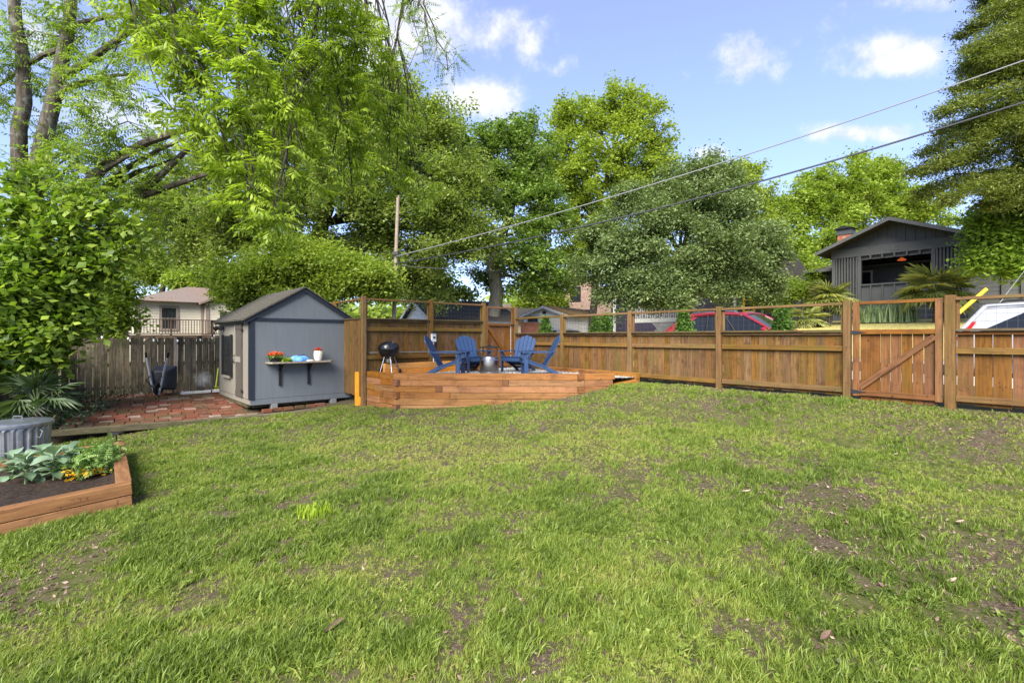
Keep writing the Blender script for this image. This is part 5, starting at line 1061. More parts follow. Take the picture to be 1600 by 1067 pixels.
palm('fan_palm', 'low fan palm at the left of the straw-coloured bank', hfoot(1262, 23.4), .3, 30, .6, 'lf_palm', 'fan palms by the dark house', 8, .5, .09)
def blades(n, h, spread, wd_, lean, seed):
    r = np.random.default_rng(seed); v, f, q = [], [], []
    for k in range(n):
        a = r.uniform(0, 6.283); p = np.array([math.cos(a), math.sin(a), 0]) * spread * r.random() ** .5; a2 = r.uniform(0, 6.283); d = np.array([math.cos(a2), math.sin(a2), 0]) * lean * r.uniform(.2, 1); s = np.array([-math.sin(a2 + .5), math.cos(a2 + .5), 0]) * wd_ / 2; hh = h * r.uniform(.55, 1.15); b = len(v)
        m_ = p + d * hh * .35 + np.array([0, 0, hh * .6]); t = p + d * hh + np.array([0, 0, hh * r.uniform(.8, 1)])
        v += [p - s, p + s, m_ + s * .8, m_ - s * .8, t]; f += [[b, b + 1, b + 2], [b, b + 2, b + 3], [b + 3, b + 2, b + 4]]; q += [r.random()] * 5
    return np.array(v), np.array(f), np.array(q)
for i, (x, lab) in enumerate([(1360, 'left clump of grey-green iris blades at the foot of the dark porch'), (1385, 'middle clump of grey-green iris blades at the foot of the dark porch'), (1412, 'right clump of iris blades at the foot of the dark porch, by the wide palm')]):
    f0 = hfoot(x, 25.0); c = empty('iris_clump', f0, lab, 'plant', 'irises at the porch'); v, f, q = blades(220, .85, .45, .05, .45, 80 + i); o = bpy.data.objects.new('blades', mesh_np('blades', v, f, q)); link(o, c, M['lf_iris'])
T_arb = [leaf_cluster(14, .035, .06, .03, droop=-.3, flat=1) for _ in range(5)]
for i, (x, y0, yt, rpx, off, lab) in enumerate([(852, 530, 497, 12, 11.2, 'small cone-shaped arborvitae in front of the white garage'), (932, 530, 498, 10, 11.2, 'left arborvitae of the pair beside the white garage wall'), (947, 530, 495, 10, 11.2, 'right arborvitae of the pair beside the white garage wall'),
        (1069, 530, 488, 16, 11.0, 'cone-shaped arborvitae in front of the rear of the red car'), (1222, 530, 483, 17, 11.0, 'cone-shaped arborvitae in front of the hood of the red car')]):
    q = onplane(x, off); top = CAMZ + (HOR - yt) / FPX * q.y; zb = float(gz(q.x, q.y)); h = top - zb; rr = rpx / FPX * q.y * 1.05; root = empty('arborvitae', (q.x, q.y, zb), lab, 'shrub', 'arborvitae along the street')
    n = 650; r = np.random.default_rng(90 + i); t = r.random(n) ** .75; th = r.uniform(0, 6.283, n); rad = rr * np.clip(1.25 * (1 - t ** 1.9), 0.03, 1) * r.uniform(.75, 1.05, n)
    o = bpy.data.objects.new('foliage', scatter('foliage', T_arb, np.stack([rad * np.cos(th), rad * np.sin(th), .08 * h + t * h * .9], 1), rot_np(th, r.normal(0, .3, n), r.normal(0, .3, n)), r.uniform(.9, 1.6, n), r.random(n))); link(o, root, M['lf_arbor'])
    MB().tube([(0, 0, -.05), (0, 0, h * .5), (0, 0, h * .9)], [.04, .03, .01], 7).obj('trunk', M['bark_dark'], root, True, False)

# ------------------------------------------------------------------ houses
def siding(p0, e, L, z0, z1, nrm, step=0.14, lap=0.018):
    """lap siding as real overlapping courses"""
    b = MB(); z = z0
    while z < z1 - 1e-3:
        t = min(z + step, z1); o = Vector((0, 0, 1)); a, c = Vector((p0.x, p0.y, 0)), Vector((p0.x, p0.y, 0)) + e * L
        b.quad(a + o * z + nrm * lap, c + o * z + nrm * lap, c + o * t + nrm * .002, a + o * t + nrm * .002); b.quad(a + o * z, c + o * z, c + o * z + nrm * lap, a + o * z + nrm * lap); z = t
    return b
def box_fr(b, c, e, nrm, sx, sy, sz): return b.box(c, (sx, sy, sz), Matrix((e, nrm, Vector((0, 0, 1)))).transposed())
def window(parent, c, e, nrm, w_, h, frame='white', t=.08, muntins=0):
    wn = MB(); 
    for s in (-1, 1): box_fr(wn, c + e * (s * (w_ / 2 + t / 2)), e, nrm, t, .06, h + 2 * t)
    for s in (-1, 1): box_fr(wn, c + Vector((0, 0, s * (h / 2 + t / 2))), e, nrm, w_, .06, t)
    o = wn.obj('window', M[frame], parent); box_fr(MB(), c - nrm * .01, e, nrm, w_, .02, h).obj('pane', M['winglass'], o); box_fr(MB(), c + nrm * .012, e, nrm, w_, .02, .05).obj('sash_bar', M[frame], o)
    for i in range(muntins): box_fr(MB(), c + e * (w_ * ((i + 1) / (muntins + 1) - .5)) + nrm * .03, e, nrm, .018, .018, h).obj('security_bar', M['iron'], o)
    return o
def gable_house(name, label, C, e1, e2, L, hw, z0, ze, zr, wallm, roofm, over=.3, trim='white', sid=True):
    """C: middle of the front gable; e1 runs back along the ridge, e2 along the gable"""
    C = Vector((C[0], C[1], 0)); r = empty(name, (C.x, C.y, z0), label, 'house'); Z = lambda z: Vector((0, 0, z)); nrm = -e1
    if sid:
        siding(C - e2 * hw, e2, 2 * hw, z0, ze, nrm).obj('front_wall', M[wallm], r, fix=False)
        g = MB(); z = ze
        while z < zr - .12:
            f = 1 - (z - ze) / (zr - ze); t = z + .14; f2 = max(0.02, 1 - (t - ze) / (zr - ze)); g.quad(C - e2 * hw * f + Z(z) + nrm * .018, C + e2 * hw * f + Z(z) + nrm * .018, C + e2 * hw * f2 + Z(t), C - e2 * hw * f2 + Z(t)); z = t
        g.obj('gable', M[wallm], r, fix=False)
        for s in (-1, 1): siding(C + e2 * (hw * s), e1, L, z0, ze, e2 * s).obj('side_wall', M[wallm], r, fix=False)
    MB().prism([C - e2 * (hw - .02) + Z(z0 - .5), C + e2 * (hw - .02) + Z(z0 - .5), C + e2 * (hw - .02) + Z(ze), C + Z(zr - .03), C - e2 * (hw - .02) + Z(ze)], e1 * L).obj('wall', M[wallm], r)
    sl = (zr - ze) / hw
    for s in (-1, 1):
        a = C + e2 * (s * (hw + over)) + Z(ze - sl * over) - e1 * over; c = C + Z(zr) - e1 * over
        rf = MB().prism([a, c, c + Z(.10), a + Z(.10)], e1 * (L + 2 * over)).obj('roof', M[roofm], r)
        MB().prism([a - Z(.10), c - Z(.10), c + Z(.06), a + Z(.06)], -e1 * .04).obj('barge_board', M[trim], rf)
    return r
# dark grey house with porch gable across the street
HO = 27.8
def HA(x, off=HO): return onplane(x, off).dot(U)
a0, aL = HA(1398), HA(1303); half = aL - a0; aR = a0 - half; aS = HA(1343); aS2 = a0 - (aS - a0)
hs_ = empty('dark_house', FR(a0, HO, REL(.5)), 'charcoal house with gabled front porch across the street at right', 'house')
def HP(a, off, rel): return FR(a, off, REL(rel))
def hbox(nm, m_, a_0, a_1, o0, o1, r0, r1, parent=None): return box_fr(MB(), HP((a_0 + a_1) / 2, (o0 + o1) / 2, (r0 + r1) / 2), U, N_, abs(a_1 - a_0), abs(o1 - o0), abs(r1 - r0)).obj(nm, M[m_], parent or hs_)
hbox('foundation', 'charcoal_brick', aL + .05, aR - .05, HO - .02, HO + 2.4, -.6, 1.52)
hbox('porch_floor', 'charcoal', aL + .08, aR - .08, HO - .06, HO + 2.5, 1.53, 1.62)
hbox('beam', 'charcoal', aL + .1, aR - .1, HO - .06, HO + .16, 3.84, 4.27)
n = int((aS - aS2) / .40)
for i in range(n + 1): aa = aS - (aS - aS2) * i / n; hbox('beam_block', 'charcoal', aa - .03, aa + .03, HO - .08, HO + .10, 3.66, 3.835)
hbox('header', 'charcoal', aS, aS2, HO + .10, HO + .14, 3.66, 3.83)
hbox('half_wall', 'charcoal', aS, aS2, HO + .04, HO + .10, 1.62, 2.42); rl = hbox('porch_rail', 'charcoal', aS, aS2, HO - .06, HO + .14, 2.42, 2.49)
for i in range(n + 1): aa = aS - (aS - aS2) * i / n; hbox('batten', 'charcoal', aa - .03, aa + .03, HO - .04, HO + .037, 1.62, 2.417)
for (p, q) in ((aL, aS), (aS2, aR)):
    hbox('screen_board', 'charcoal', p - .02, q + .02, HO + .12, HO + .15, 1.62, 3.83)
    k = 9
    for i in range(k + 1): aa = p + (q - p) * i / k; ww = .07 if i in (0, k) else .03; hbox('screen_slat', 'charcoal', aa - ww, aa + ww, HO - .05 + (.02 if 0 < i < k else 0), HO + .11, 1.625, 3.835)
sl_g = (5.25 - 4.02) / (half + .55)
MB().prism([HP(aL + .1, HO + .07, 4.25), HP(aR - .1, HO + .07, 4.25), HP(a0, HO + .07, 4.25 + sl_g * (half - .0))], N_ * .06).obj('gable', M['charcoal'], hs_)
k = 14
for i in range(1, k):
    aa = aL + (aR - aL) * i / k; zt = 4.272 + sl_g * (half - abs(aa - a0)) - .05
    if zt > 4.34: hbox('gable_batten', 'charcoal', aa - .03, aa + .03, HO + .02, HO + .068, 4.255, zt)
for s in (1, -1):
    e_ = a0 + s * (half + .55)
    rf = MB().prism([HP(e_, HO - .85, 4.02), HP(a0, HO - .85, 5.25), HP(a0, HO - .85, 5.37), HP(e_, HO - .85, 4.14)], N_ * 8.85).obj('roof', M['shingle_dark'], hs_)
    MB().prism([HP(e_, HO - .86, 3.96), HP(a0, HO - .86, 5.20), HP(a0, HO - .86, 5.35), HP(e_, HO - .86, 4.12)], -N_ * .04).obj('barge_board', M['charcoal'], rf)
hbox('porch_ceiling', 'blackmatte', aL, aR, HO + .2, HO + 2.5, 3.86, 3.90)
bw = hbox('porch_back_wall', 'charcoal', aL, aR, HO + 2.5, HO + 2.6, 1.55, 3.9)
hd_ = hbox('front_door', 'blackmatte', a0 + .1, a0 - .85, HO + 2.44, HO + 2.497, 1.62, 3.6); hbox('door_glass', 'winglass', a0 + .0, a0 - .75, HO + 2.42, HO + 2.437, 2.65, 3.2, hd_)
wn_ = hbox('porch_window', 'white', a0 + 2.3, a0 + 1.5, HO + 2.46, HO + 2.497, 2.1, 3.4); hbox('pane', 'winglass', a0 + 2.22, a0 + 1.58, HO + 2.44, HO + 2.457, 2.17, 3.33, wn_)
for a_ in (aL - .1, aR + .1): hbox('porch_side', 'charcoal', a_ - .04, a_ + .04, HO + .3, HO + 2.5, 1.6, 3.85)
lp = HP(HA(1409, HO + 1.0), HO + 1.0, 3.60); lm = MB().lathe([(.04, .12), (.06, .10), (.15, .03), (.18, 0), (.15, -.02)], 20, lp).obj('porch_lamp', M['lampglow'], hs_, True)
MB().tube([lp + Vector((0, 0, .1)), lp + Vector((0, 0, .27))], .01, 6).obj('lamp_stem', M['iron'], lm)
mo = HO + 2.5; mL = HA(1281, mo); mR = a0 - half - 6.0
siding(HP(mL, mo + .1, 0), -U, mL - mR, REL(.4), REL(3.75), -N_, .18).obj('wall', M['charcoal'], hs_, fix=False); hbox('wall', 'charcoal', mL - .03, mR + .03, mo + .12, mo + 8, 0.0, 3.75)
ov = .55; r0 = 3.62; r1 = 4.95
c1, c2, c3, c4 = HP(mL + ov, mo - ov, r0), HP(mR - ov, mo - ov, r0), HP(mR - ov, mo + 8 + ov, r0), HP(mL + ov, mo + 8 + ov, r0); d1, d2 = HP(mL - 3.6, mo + 4, r1), HP(mR + 3.6, mo + 4, r1)
MB().add([c1, c2, c3, c4, d1, d2], [(0, 1, 5, 4), (1, 2, 5), (2, 3, 4, 5), (3, 0, 4), (3, 2, 1, 0)]).obj('main_roof', M['shingle_dark'], hs_)
for (p, q) in ((c1, c2), (c4, c1)): board('fascia', hs_, M['charcoal'], p - Vector((0, 0, .06)), q - Vector((0, 0, .06)), .12, .03, (0, 0, 1), 0)
MB().tube([HP(mL + .05, mo + .04, 3.6), HP(mL + .05, mo + .04, .5)], .045, 6).obj('downspout', M['blackmatte'], hs_)
for i in range(9): hbox('wing_batten', 'charcoal', aR - .8 - .6 * i - .04, aR - .8 - .6 * i + .04, mo + .0, mo + .07, 1.7, 3.0)
cy = HO + 4.8; ca = HA(1322, cy); ch = hbox('chimney', 'redbrick', ca + .33, ca - .33, cy - .3, cy + .3, 4.0, 5.8)
hbox('chimney_cap', 'charcoal_brick', ca + .37, ca - .37, cy - .34, cy + .34, 5.8, 6.12, ch)
MB().prism([HP(ca + .5, cy - .45, 6.12), HP(ca - .5, cy - .45, 6.12), HP(ca, cy - .45, 6.3)], N_ * .9).obj('chimney_hood', M['blackmatte'], ch)
# house number on the beam
cu_ = bpy.data.curves.new('house_number', 'FONT'); cu_.body = '123'; cu_.size = .30; cu_.extrude = .012; cu_.align_x = 'CENTER'; cu_.align_y = 'CENTER'
tmp = bpy.data.objects.new('house_number_tmp', cu_); COL.objects.link(tmp); dg = bpy.context.evaluated_depsgraph_get(); me = bpy.data.meshes.new_from_object(tmp.evaluated_get(dg)); bpy.data.objects.remove(tmp)
o = bpy.data.objects.new('house_number', me); link(o, hs_, M['numberpaint']); Mx = Matrix((-U, Vector((0, 0, 1)), -N_)).transposed().to_4x4(); Mx.translation = local(hs_, HP(HA(1402), HO - .075, 4.06)); o.matrix_local = Mx

# plum house with white lattice porch behind the grey-green tree
PO = 27.6; ph = empty('plum_house', FR(HA(1100, PO), PO, REL(.2)), 'plum-sided house with white porch rail and lattice behind the red car', 'house')
pL, pR = HA(955, PO + 2), HA(1196, PO + 2)
siding(FR(pL, PO + 2, 0), -U, pL - pR, REL(0), REL(3.6), -N_, .18).obj('wall', M['purple'], ph, fix=False); box_fr(MB(), FR((pL + pR) / 2, PO + 5, REL(1.8)), U, N_, pL - pR - .04, 5.9, 3.6).obj('wall', M['purple'], ph)
MB().prism([FR(pL + .4, PO + 1.5, REL(3.5)), FR(pL + .4, PO + 8.5, REL(3.5)), FR(pL + .4, PO + 5, REL(5.2))], -U * (pL - pR + .8)).obj('roof', M['shingle_dark'], ph)
for x in (1148, 1191): aa = HA(x, PO + 1.9); box_fr(MB(), FR(aa, PO + 1.93, REL(1.8)), U, N_, .14, .06, 3.5).obj('corner_trim', M['white'], ph)
window(ph, FR(HA(1170, PO + 1.9), PO + 1.93, REL(2.2)), U, -N_, .5, 1.3, 'yellow', .12)
qL, qR = HA(985, PO), HA(1066, PO)
for r0_, r1_, m_, nm in ((.93, 1.2, 'white', 'porch_band'), (1.95, 2.02, 'white', 'porch_rail')): box_fr(MB(), FR((qL + qR) / 2, PO, REL((r0_ + r1_) / 2)), U, N_, qL - qR, .12, r1_ - r0_).obj(nm, M[m_], ph)
k = int((qL - qR) / .13)
for i in range(k): box_fr(MB(), FR(qR + (qL - qR) * (i + .5) / k, PO, REL(1.575)), U, N_, .04, .04, .75).obj('baluster', M['white'], ph)
lt = MB(); Lq = (qL - qR) * .55
for s in (1, -1):
    for i in range(-8, 40):
        p = qR + i * .12; z0_, z1_ = .2, .93; q = p + s * (z1_ - z0_)
        lo_, hi_ = p, q
        if not (qR <= min(lo_, hi_) and max(lo_, hi_) <= qR + Lq): continue
        A1, B1 = FR(lo_, PO - .02 * s, REL(z0_)), FR(hi_, PO - .02 * s, REL(z1_)); lt.prism([A1, A1 + U * .045, B1 + U * .045, B1], -N_ * .01)
lt.obj('lattice', M['white'], ph, fix=False)
for x in (960, 1066): box_fr(MB(), FR(HA(x, PO), PO, REL(1.9)), U, N_, .14, .14, 3.6).obj('porch_post', M['white'], ph)

e1h, e2h = Vector((.9, .436, 0)).normalized(), Vector((.436, -.9, 0)).normalized()
gh = gable_house('dark_roof_house', 'house with long charcoal roof and pale gable beyond the tall fence', W(652, 500, 28), e1h, e2h, 4.6, 3.2, REL(-1.2), REL(.95), REL(2.02), 'garagewhite', 'shingle_dark')
gh2 = gable_house('grey_roof_house', 'small grey-sided gabled house seen behind the corner gate', W(778, 500, 42), e1h, e2h, 4.6, 3.4, REL(-1.0), REL(1.3), REL(2.4), 'cream', 'shingle_dark')
cp = W(792, 480, 43.5); box_fr(MB(), Vector((cp.x, cp.y, REL(2.3))), e1h, e2h, .55, .55, 1.2).obj('chimney', M['tantrim'], gh2)
e1g, e2g = Vector((.80, .60, 0)), Vector((.60, -.80, 0)); e2g_ = Vector((.95, .31, 0)).normalized(); 
gg = gable_house('white_garage', 'white gabled garage with olive roof and block side wall beyond the fence', W(851, 500, 33), Vector((.55, .835, 0)).normalized(), Vector((.835, -.55, 0)).normalized(), 5.5, 1.65, REL(-.4), REL(1.42), REL(2.0), 'garagewhite', 'shingle_olive', .25)
fr_ = W(851, 500, 33); ge2 = Vector((.835, -.55, 0)).normalized(); gn = -Vector((.55, .835, 0)).normalized()
window(gg, Vector((fr_.x, fr_.y, REL(.95))) - ge2 * .9 + gn * .03, ge2, gn, .8, .7, 'white')
box_fr(MB(), Vector((fr_.x, fr_.y, REL(.6))) + ge2 * .75 + gn * .03, ge2, gn, .9, .04, 1.9).obj('door', M['offwhite'], gg)
box_fr(MB(), Vector((fr_.x, fr_.y, REL(1.62))) + gn * .03, ge2, gn, .25, .1, .18).obj('gable_lamp', M['iron'], gg)
eb1, eb2 = Vector((.25, .968, 0)).normalized(), Vector((.968, -.25, 0)).normalized(); bc = W(915, 450, 48)
bh = gable_house('brick_house', 'tall pale red brick house with white-trimmed gable behind the garage', bc, eb1, eb2, 8, 3.4, REL(-1), REL(3.55), REL(5.9), 'pinkbrick', 'shingle_dark', .3, 'white', sid=False)
for dx_, zz_ in ((-1.0, 4.15), (1.4, 4.15), (-1.6, 1.9), (.3, 1.9)): window(bh, Vector((bc.x, bc.y, REL(zz_))) + eb2 * dx_ - eb1 * .03, eb2, -eb1, .9, 1.3, 'blackmatte', .08)
rd_ = MB().box(W(829, 514, 29), (1.15, .15, .75)).obj('rust_garden_wall', M['redbrick'], None); tag(rd_, 'low rust-red panel wall in front of the white garage', 'wall')

# cream house with deck rail behind the old fence
ce = -V; cn = Vector((ce.y, -ce.x, 0)); P0 = W(212, 500, 29); P0.z = 0
chh = empty('cream_house', (P0.x, P0.y, REL(-1.5)), 'cream lap-sided house with brown roof behind the old fence', 'house')
siding(P0, ce, 3.45, REL(-1.5), REL(2.2), cn, .16).obj('wall', M['cream'], chh, fix=False); box_fr(MB(), P0 + ce * 1.725 - cn * 2.5 + Vector((0, 0, REL(.3))), ce, cn, 3.4, 4.9, 3.8).obj('wall', M['cream'], chh)
P1 = P0 + ce * 3.45 + cn * .5
siding(P1, ce, 5.0, REL(-1.5), REL(2.15), cn, .16).obj('wing_wall', M['cream'], chh, fix=False); box_fr(MB(), P1 + ce * 2.5 - cn * 3 + Vector((0, 0, REL(.3))), ce, cn, 4.95, 5.9, 3.7).obj('wing_wall', M['cream'], chh)
MB().prism([P1 + Vector((0, 0, REL(2.15))) + cn * .0, P1 + ce * 5 + Vector((0, 0, REL(2.15))), P1 + ce * 2.5 + Vector((0, 0, REL(3.25)))], cn * -.1).obj('wing_gable', M['tantrim'], chh)
for s, (q0_, q1_) in enumerate(((-.35, 2.5), (5.35, 2.5))):
    zz0 = REL(2.15) - .35 * .44; MB().prism([P1 + ce * q0_ + cn * .4 + Vector((0, 0, zz0)), P1 + ce * q1_ + cn * .4 + Vector((0, 0, REL(3.27))), P1 + ce * q1_ + cn * .4 + Vector((0, 0, REL(3.40))), P1 + ce * q0_ + cn * .4 + Vector((0, 0, zz0 + .13))], -cn * 7).obj('wing_roof', M['shingle_brown'], chh)
h1, h2 = P0 - ce * .5 + cn * .55, P0 + ce * 3.6 + cn * .55; Zr = lambda z: Vector((0, 0, REL(z)))
MB().add([h1 + Zr(2.12), h2 + Zr(2.12), h2 - cn * 6 + Zr(2.12), h1 - cn * 6 + Zr(2.12), P0 + ce * 2.9 - cn * 2.4 + Zr(3.3), P0 + ce * 4.2 - cn * 2.4 + Zr(3.3)], [(0, 1, 5, 4), (1, 2, 5), (2, 3, 4, 5), (3, 0, 4), (3, 2, 1, 0)]).obj('roof', M['shingle_brown'], chh)
for s in (.08, 3.37): box_fr(MB(), P0 + ce * s + cn * .03 + Zr(.35), ce, cn, .16, .05, 3.7).obj('corner_trim', M['tantrim'], chh)
box_fr(MB(), P1 + ce * .1 + cn * .03 + Zr(.35), ce, cn, .2, .05, 3.6).obj('corner_trim', M['tantrim'], chh)
window(chh, P0 + ce * 1.62 + cn * .04 + Zr(1.12), ce, cn, .72, 1.25, 'tantrim', .13, 3); window(chh, P1 + ce * 1.15 + cn * .04 + Zr(1.2), ce, cn, .6, .7, 'blackmatte', .05, 3)
rg = empty('deck_railing', (P0.x + cn.x * 2, P0.y + cn.y * 2, REL(0)), 'brown wooden deck railing with thin balusters in front of the cream house', 'railing')
r0p = P0 + cn * 2.2 - ce * .6; r1p = r0p + ce * 6.2
for z in (.98, .16): board('rail', rg, M['railwood'], r0p + Zr(z), r1p + Zr(z), .09, .05, cn, .004)
board('deck_edge', rg, M['railwood'], r0p + Zr(-.02), r1p + Zr(-.02), .05, .24, cn, .004)
kb = bevel_mesh('baluster', .78, .035, .035, 0); kb.materials.append(M['railwood'])
for i in range(44): q = r0p + ce * (.08 + 6.05 * i / 43); board('baluster', rg, M['railwood'], q + Zr(.18), q + Zr(.96), .035, .035, cn, mesh=kb)
for i in range(4): q = r0p + ce * (6.15 * i / 3); board('post', rg, M['railwood'], q - cn * .06 + Zr(-1.7), q - cn * .06 + Zr(1.0), .09, .09, cn, .004)
dp = W(204, 458, 28.2); ds = empty('satellite_dish', dp, 'grey satellite dish on the left eave of the cream house', 'satellite dish')
MB().lathe([(.0, .06), (.15, .045), (.25, .0), (.26, .0), (.15, .055), (.0, .075)], 20, (0, 0, 0), Matrix.Rotation(R(-60), 3, 'X') @ Matrix.Rotation(R(180), 3, 'X')).obj('dish', M['concrete'], ds, True, False)
MB().tube([(0, 0, 0), (.02, .1, -.3), (0.05, .25, -.42)], .02, 6).obj('mast', M['steel'], ds, True, False); MB().tube([(0, .02, -.1), (-.05, -.32, .02)], .012, 5).obj('feed_arm', M['steel'], ds, True, False)

# ------------------------------------------------------------------ cars
def car(label, name, rear, H, L, pm, Wc=1.84, drop=0.0, rake=(.55, .95, 3.15, 4.0), heading=None, rack=True, quarter=(.12, .25)):
    """local x forward from the rear bumper, y left, z up; rake: rear glass base, rear glass top, windshield top, windshield base"""
    hd = heading or -U; r = empty(name, rear, label, 'car', 'cars parked in the street', math.atan2(hd.y, hd.x)); w2 = Wc / 2; belt = H * .60; g0 = .22
    xs = [0, .06, .25, rake[0] + .1, 1.4, 2.3, rake[3], rake[3] + .3, L - .25, L - .05, L]
    zt = [belt - .22, belt - .04, belt, belt + .02, belt + .02, belt + .01, belt - .01, belt - .06, belt - .18, belt - .30, belt - .42]
    ws = [.80, .93, .98, 1, 1, 1, 1, .99, .95, .86, .76]; b = MB(); nn = 9
    for x, z, s in zip(xs, zt, ws):
        w_ = w2 * s; half_ = [(w_ * .90, g0), (w_ * .985, g0 + .14), (w_, (g0 + z) / 2 + .05), (w_ * .965, z - .04), (w_ * .90, z)]
        for y, zz in [(-y, zz) for y, zz in half_] + [(y, zz) for y, zz in half_[::-1]]: b.v.append((x, y, zz))
    nn = 10; b.f = [(i * nn + j, i * nn + (j + 1) % nn, (i + 1) * nn + (j + 1) % nn, (i + 1) * nn + j) for i in range(len(xs) - 1) for j in range(nn)] + [tuple(range(nn)), tuple(range((len(xs) - 1) * nn, len(xs) * nn))]
    b.obj('body', M[pm], r, True, False)
    yb, yt = w2 * .90, w2 * .70; Rb, Rt, Ft, Fb = rake
    rf = MB(); ni, nj = 9, 7
    for i in range(ni):
        t = i / (ni - 1); x = Rt - .08 + (Ft - Rt + .16) * t; zc = H - .05 * (2 * t - 1.1) ** 2
        for j in range(nj): s = j / (nj - 1) * 2 - 1; rf.v.append((x, s * (yt + .03), zc - .07 * s ** 4 - .015 * s * s))
    rf.f = [(i * nj + j, i * nj + j + 1, (i + 1) * nj + j + 1, (i + 1) * nj + j) for i in range(ni - 1) for j in range(nj - 1)]
    ro = rf.obj('roof', M[pm], r, True, False); sd3 = ro.modifiers.new('s', 'SOLIDIFY'); sd3.thickness = .05; sd3.offset = -1
    zR = H - .10
    gl = MB(); gl.add([(Rb, -yb, belt), (Rb, yb, belt), (Rt, yt, zR), (Rt, -yt, zR)], [(0, 1, 2, 3)]); gl.obj('rear_window', M['carglass'], r, False, False)
    gl = MB(); cur = []; 
    for j in range(7): s = j / 6 * 2 - 1; cur += [(Fb + .12 * (1 - s * s), s * yb, belt - .01), (Ft + .05 * (1 - s * s), s * yt, zR + .02)]
    gl.v = cur; gl.f = [(2 * j, 2 * j + 2, 2 * j + 3, 2 * j + 1) for j in range(6)]; gl.obj('windshield', M['carglass'], r, True, False)
    def gp(t, u, s): x0 = Rb + (Fb - Rb) * t; x1 = Rt + (Ft - Rt) * t; return Vector((x0 + (x1 - x0) * u, s * (yb + (yt - yb) * u), belt + (zR - belt) * u))
    qb, q = quarter
    for s in (-1, 1):
        MB().add([gp(0, 0, s), gp(qb, 0, s), gp(q, .98, s), gp(0, .98, s)], [(0, 1, 2, 3)]).obj('rear_pillar', M[pm], r, False, False)
        for (t0, t1, u0) in ((qb, .40, 1), (.43, .67, 0), (.70, .985, 0)):
            n_ = Vector((0, s * .004, .002)); pts = [gp(t0, .02, s) + n_, gp(t1, .02, s) + n_, gp(t1, .90, s) + n_, gp(t0 + ((q - qb) * .9 if u0 else 0), .90, s) + n_]
            MB().add(pts, [(0, 1, 2, 3)]).obj('side_window', M['carglass'], r, False, False)
        for t in (.415, .685): MB().tube([gp(t, 0, s), gp(t, 1, s)], .028, 6).obj('pillar', M['blackmatte'], r, True, False)
        MB().tube([gp(1.0, -.02, s), gp(1.0, .5, s) + Vector((0, s * .012, .01)), gp(1.0, 1.0, s)], .04, 7).obj('front_pillar', M[pm], r, True, False)
        MB().tube([gp(0, 1, s) + Vector((0, 0, .0)), gp(.5, 1, s) + Vector((0, s * .02, .045)), gp(1, 1, s)], .04, 7).obj('roof_edge', M[pm], r, True, False)
        MB().tube([gp(0, 0, s), gp(0, 1, s)], .045, 7).obj('back_pillar', M[pm], r, True, False)
        if rack: MB().tube([gp(.08, 1, s) + Vector((0, -s * .06, .04)), gp(.12, 1, s) + Vector((0, -s * .06, .10)), gp(.85, 1, s) + Vector((0, -s * .06, .10)), gp(.92, 1, s) + Vector((0, -s * .06, .03))], .018, 6).obj('roof_rail', M['steel'] if pm == 'redpaint' else M['blackmatte'], r, True, False)
        MB().lathe([(0, .0), (.09, .02), (.10, .09), (.07, .13), (0, .14)], 12, (Fb - .28, s * (yb + .10), belt + .02), Matrix.Diagonal((.7, 1.2, 1))).obj('mirror', M[pm], r, True, False)
        MB().prism([(.02, s * w2 * .62, belt - .20), (.02, s * w2 * .90, belt - .20), (.24, s * w2 * .965, belt - .05), (Rb + .26, s * w2 * .885, belt + .22), (Rb + .20, s * w2 * .80, belt + .22), (.10, s * w2 * .70, belt - .04)], (-.03, s * .02, 0)).obj('tail_light', M['taillight'], r, False, False)
        MB().prism([(L - .02, s * w2 * .45, .62), (L - .10, s * w2 * .80, .64), (L - .25, s * w2 * .93, .72), (L - .12, s * w2 * .6, .74)], (.05, 0, -.02)).obj('headlight', M['headlight'], r, False, False)
        for x in (.85, L - .85):
            wh_ = MB().lathe([(.20, -.11), (.31, -.11), (.335, -.08), (.335, .08), (.31, .11), (.20, .11)], 24, (x, s * (w2 - .10), .335), Matrix.Rotation(R(90), 3, 'X')).obj('wheel', M['rubber'], r, True, False)
            MB().lathe([(0, -.10), (.20, -.115), (.20, .115), (0, .10)], 16, (x, s * (w2 - .10), .335), Matrix.Rotation(R(90), 3, 'X')).obj('rim', M['steel'], wh_, True, False)
    return r
def street_pt(a, off): return FR(a, off, .93)
car('dark red hatchback parked beyond the street fence', 'red_car', street_pt(HA(1024, 13.8), 14.72), 1.62, 4.5, 'redpaint', rake=(.28, .95, 2.75, 3.75))
car('white estate car parked beyond the fence at the right edge', 'white_car', street_pt(HA(1486, 13.8), 14.72), 1.60, 4.6, 'whitepaint', rake=(.12, .50, 2.9, 3.8), quarter=(.08, .33))
pc_ = W(836, 526, 30); car('low white car far along the street in front of the garage', 'white_car', Vector((pc_.x, pc_.y, REL(-.88))), 1.36, 4.5, 'whitepaint', rake=(.7, 1.3, 2.6, 3.4), heading=Vector((.93, .36, 0)).normalized(), rack=False)

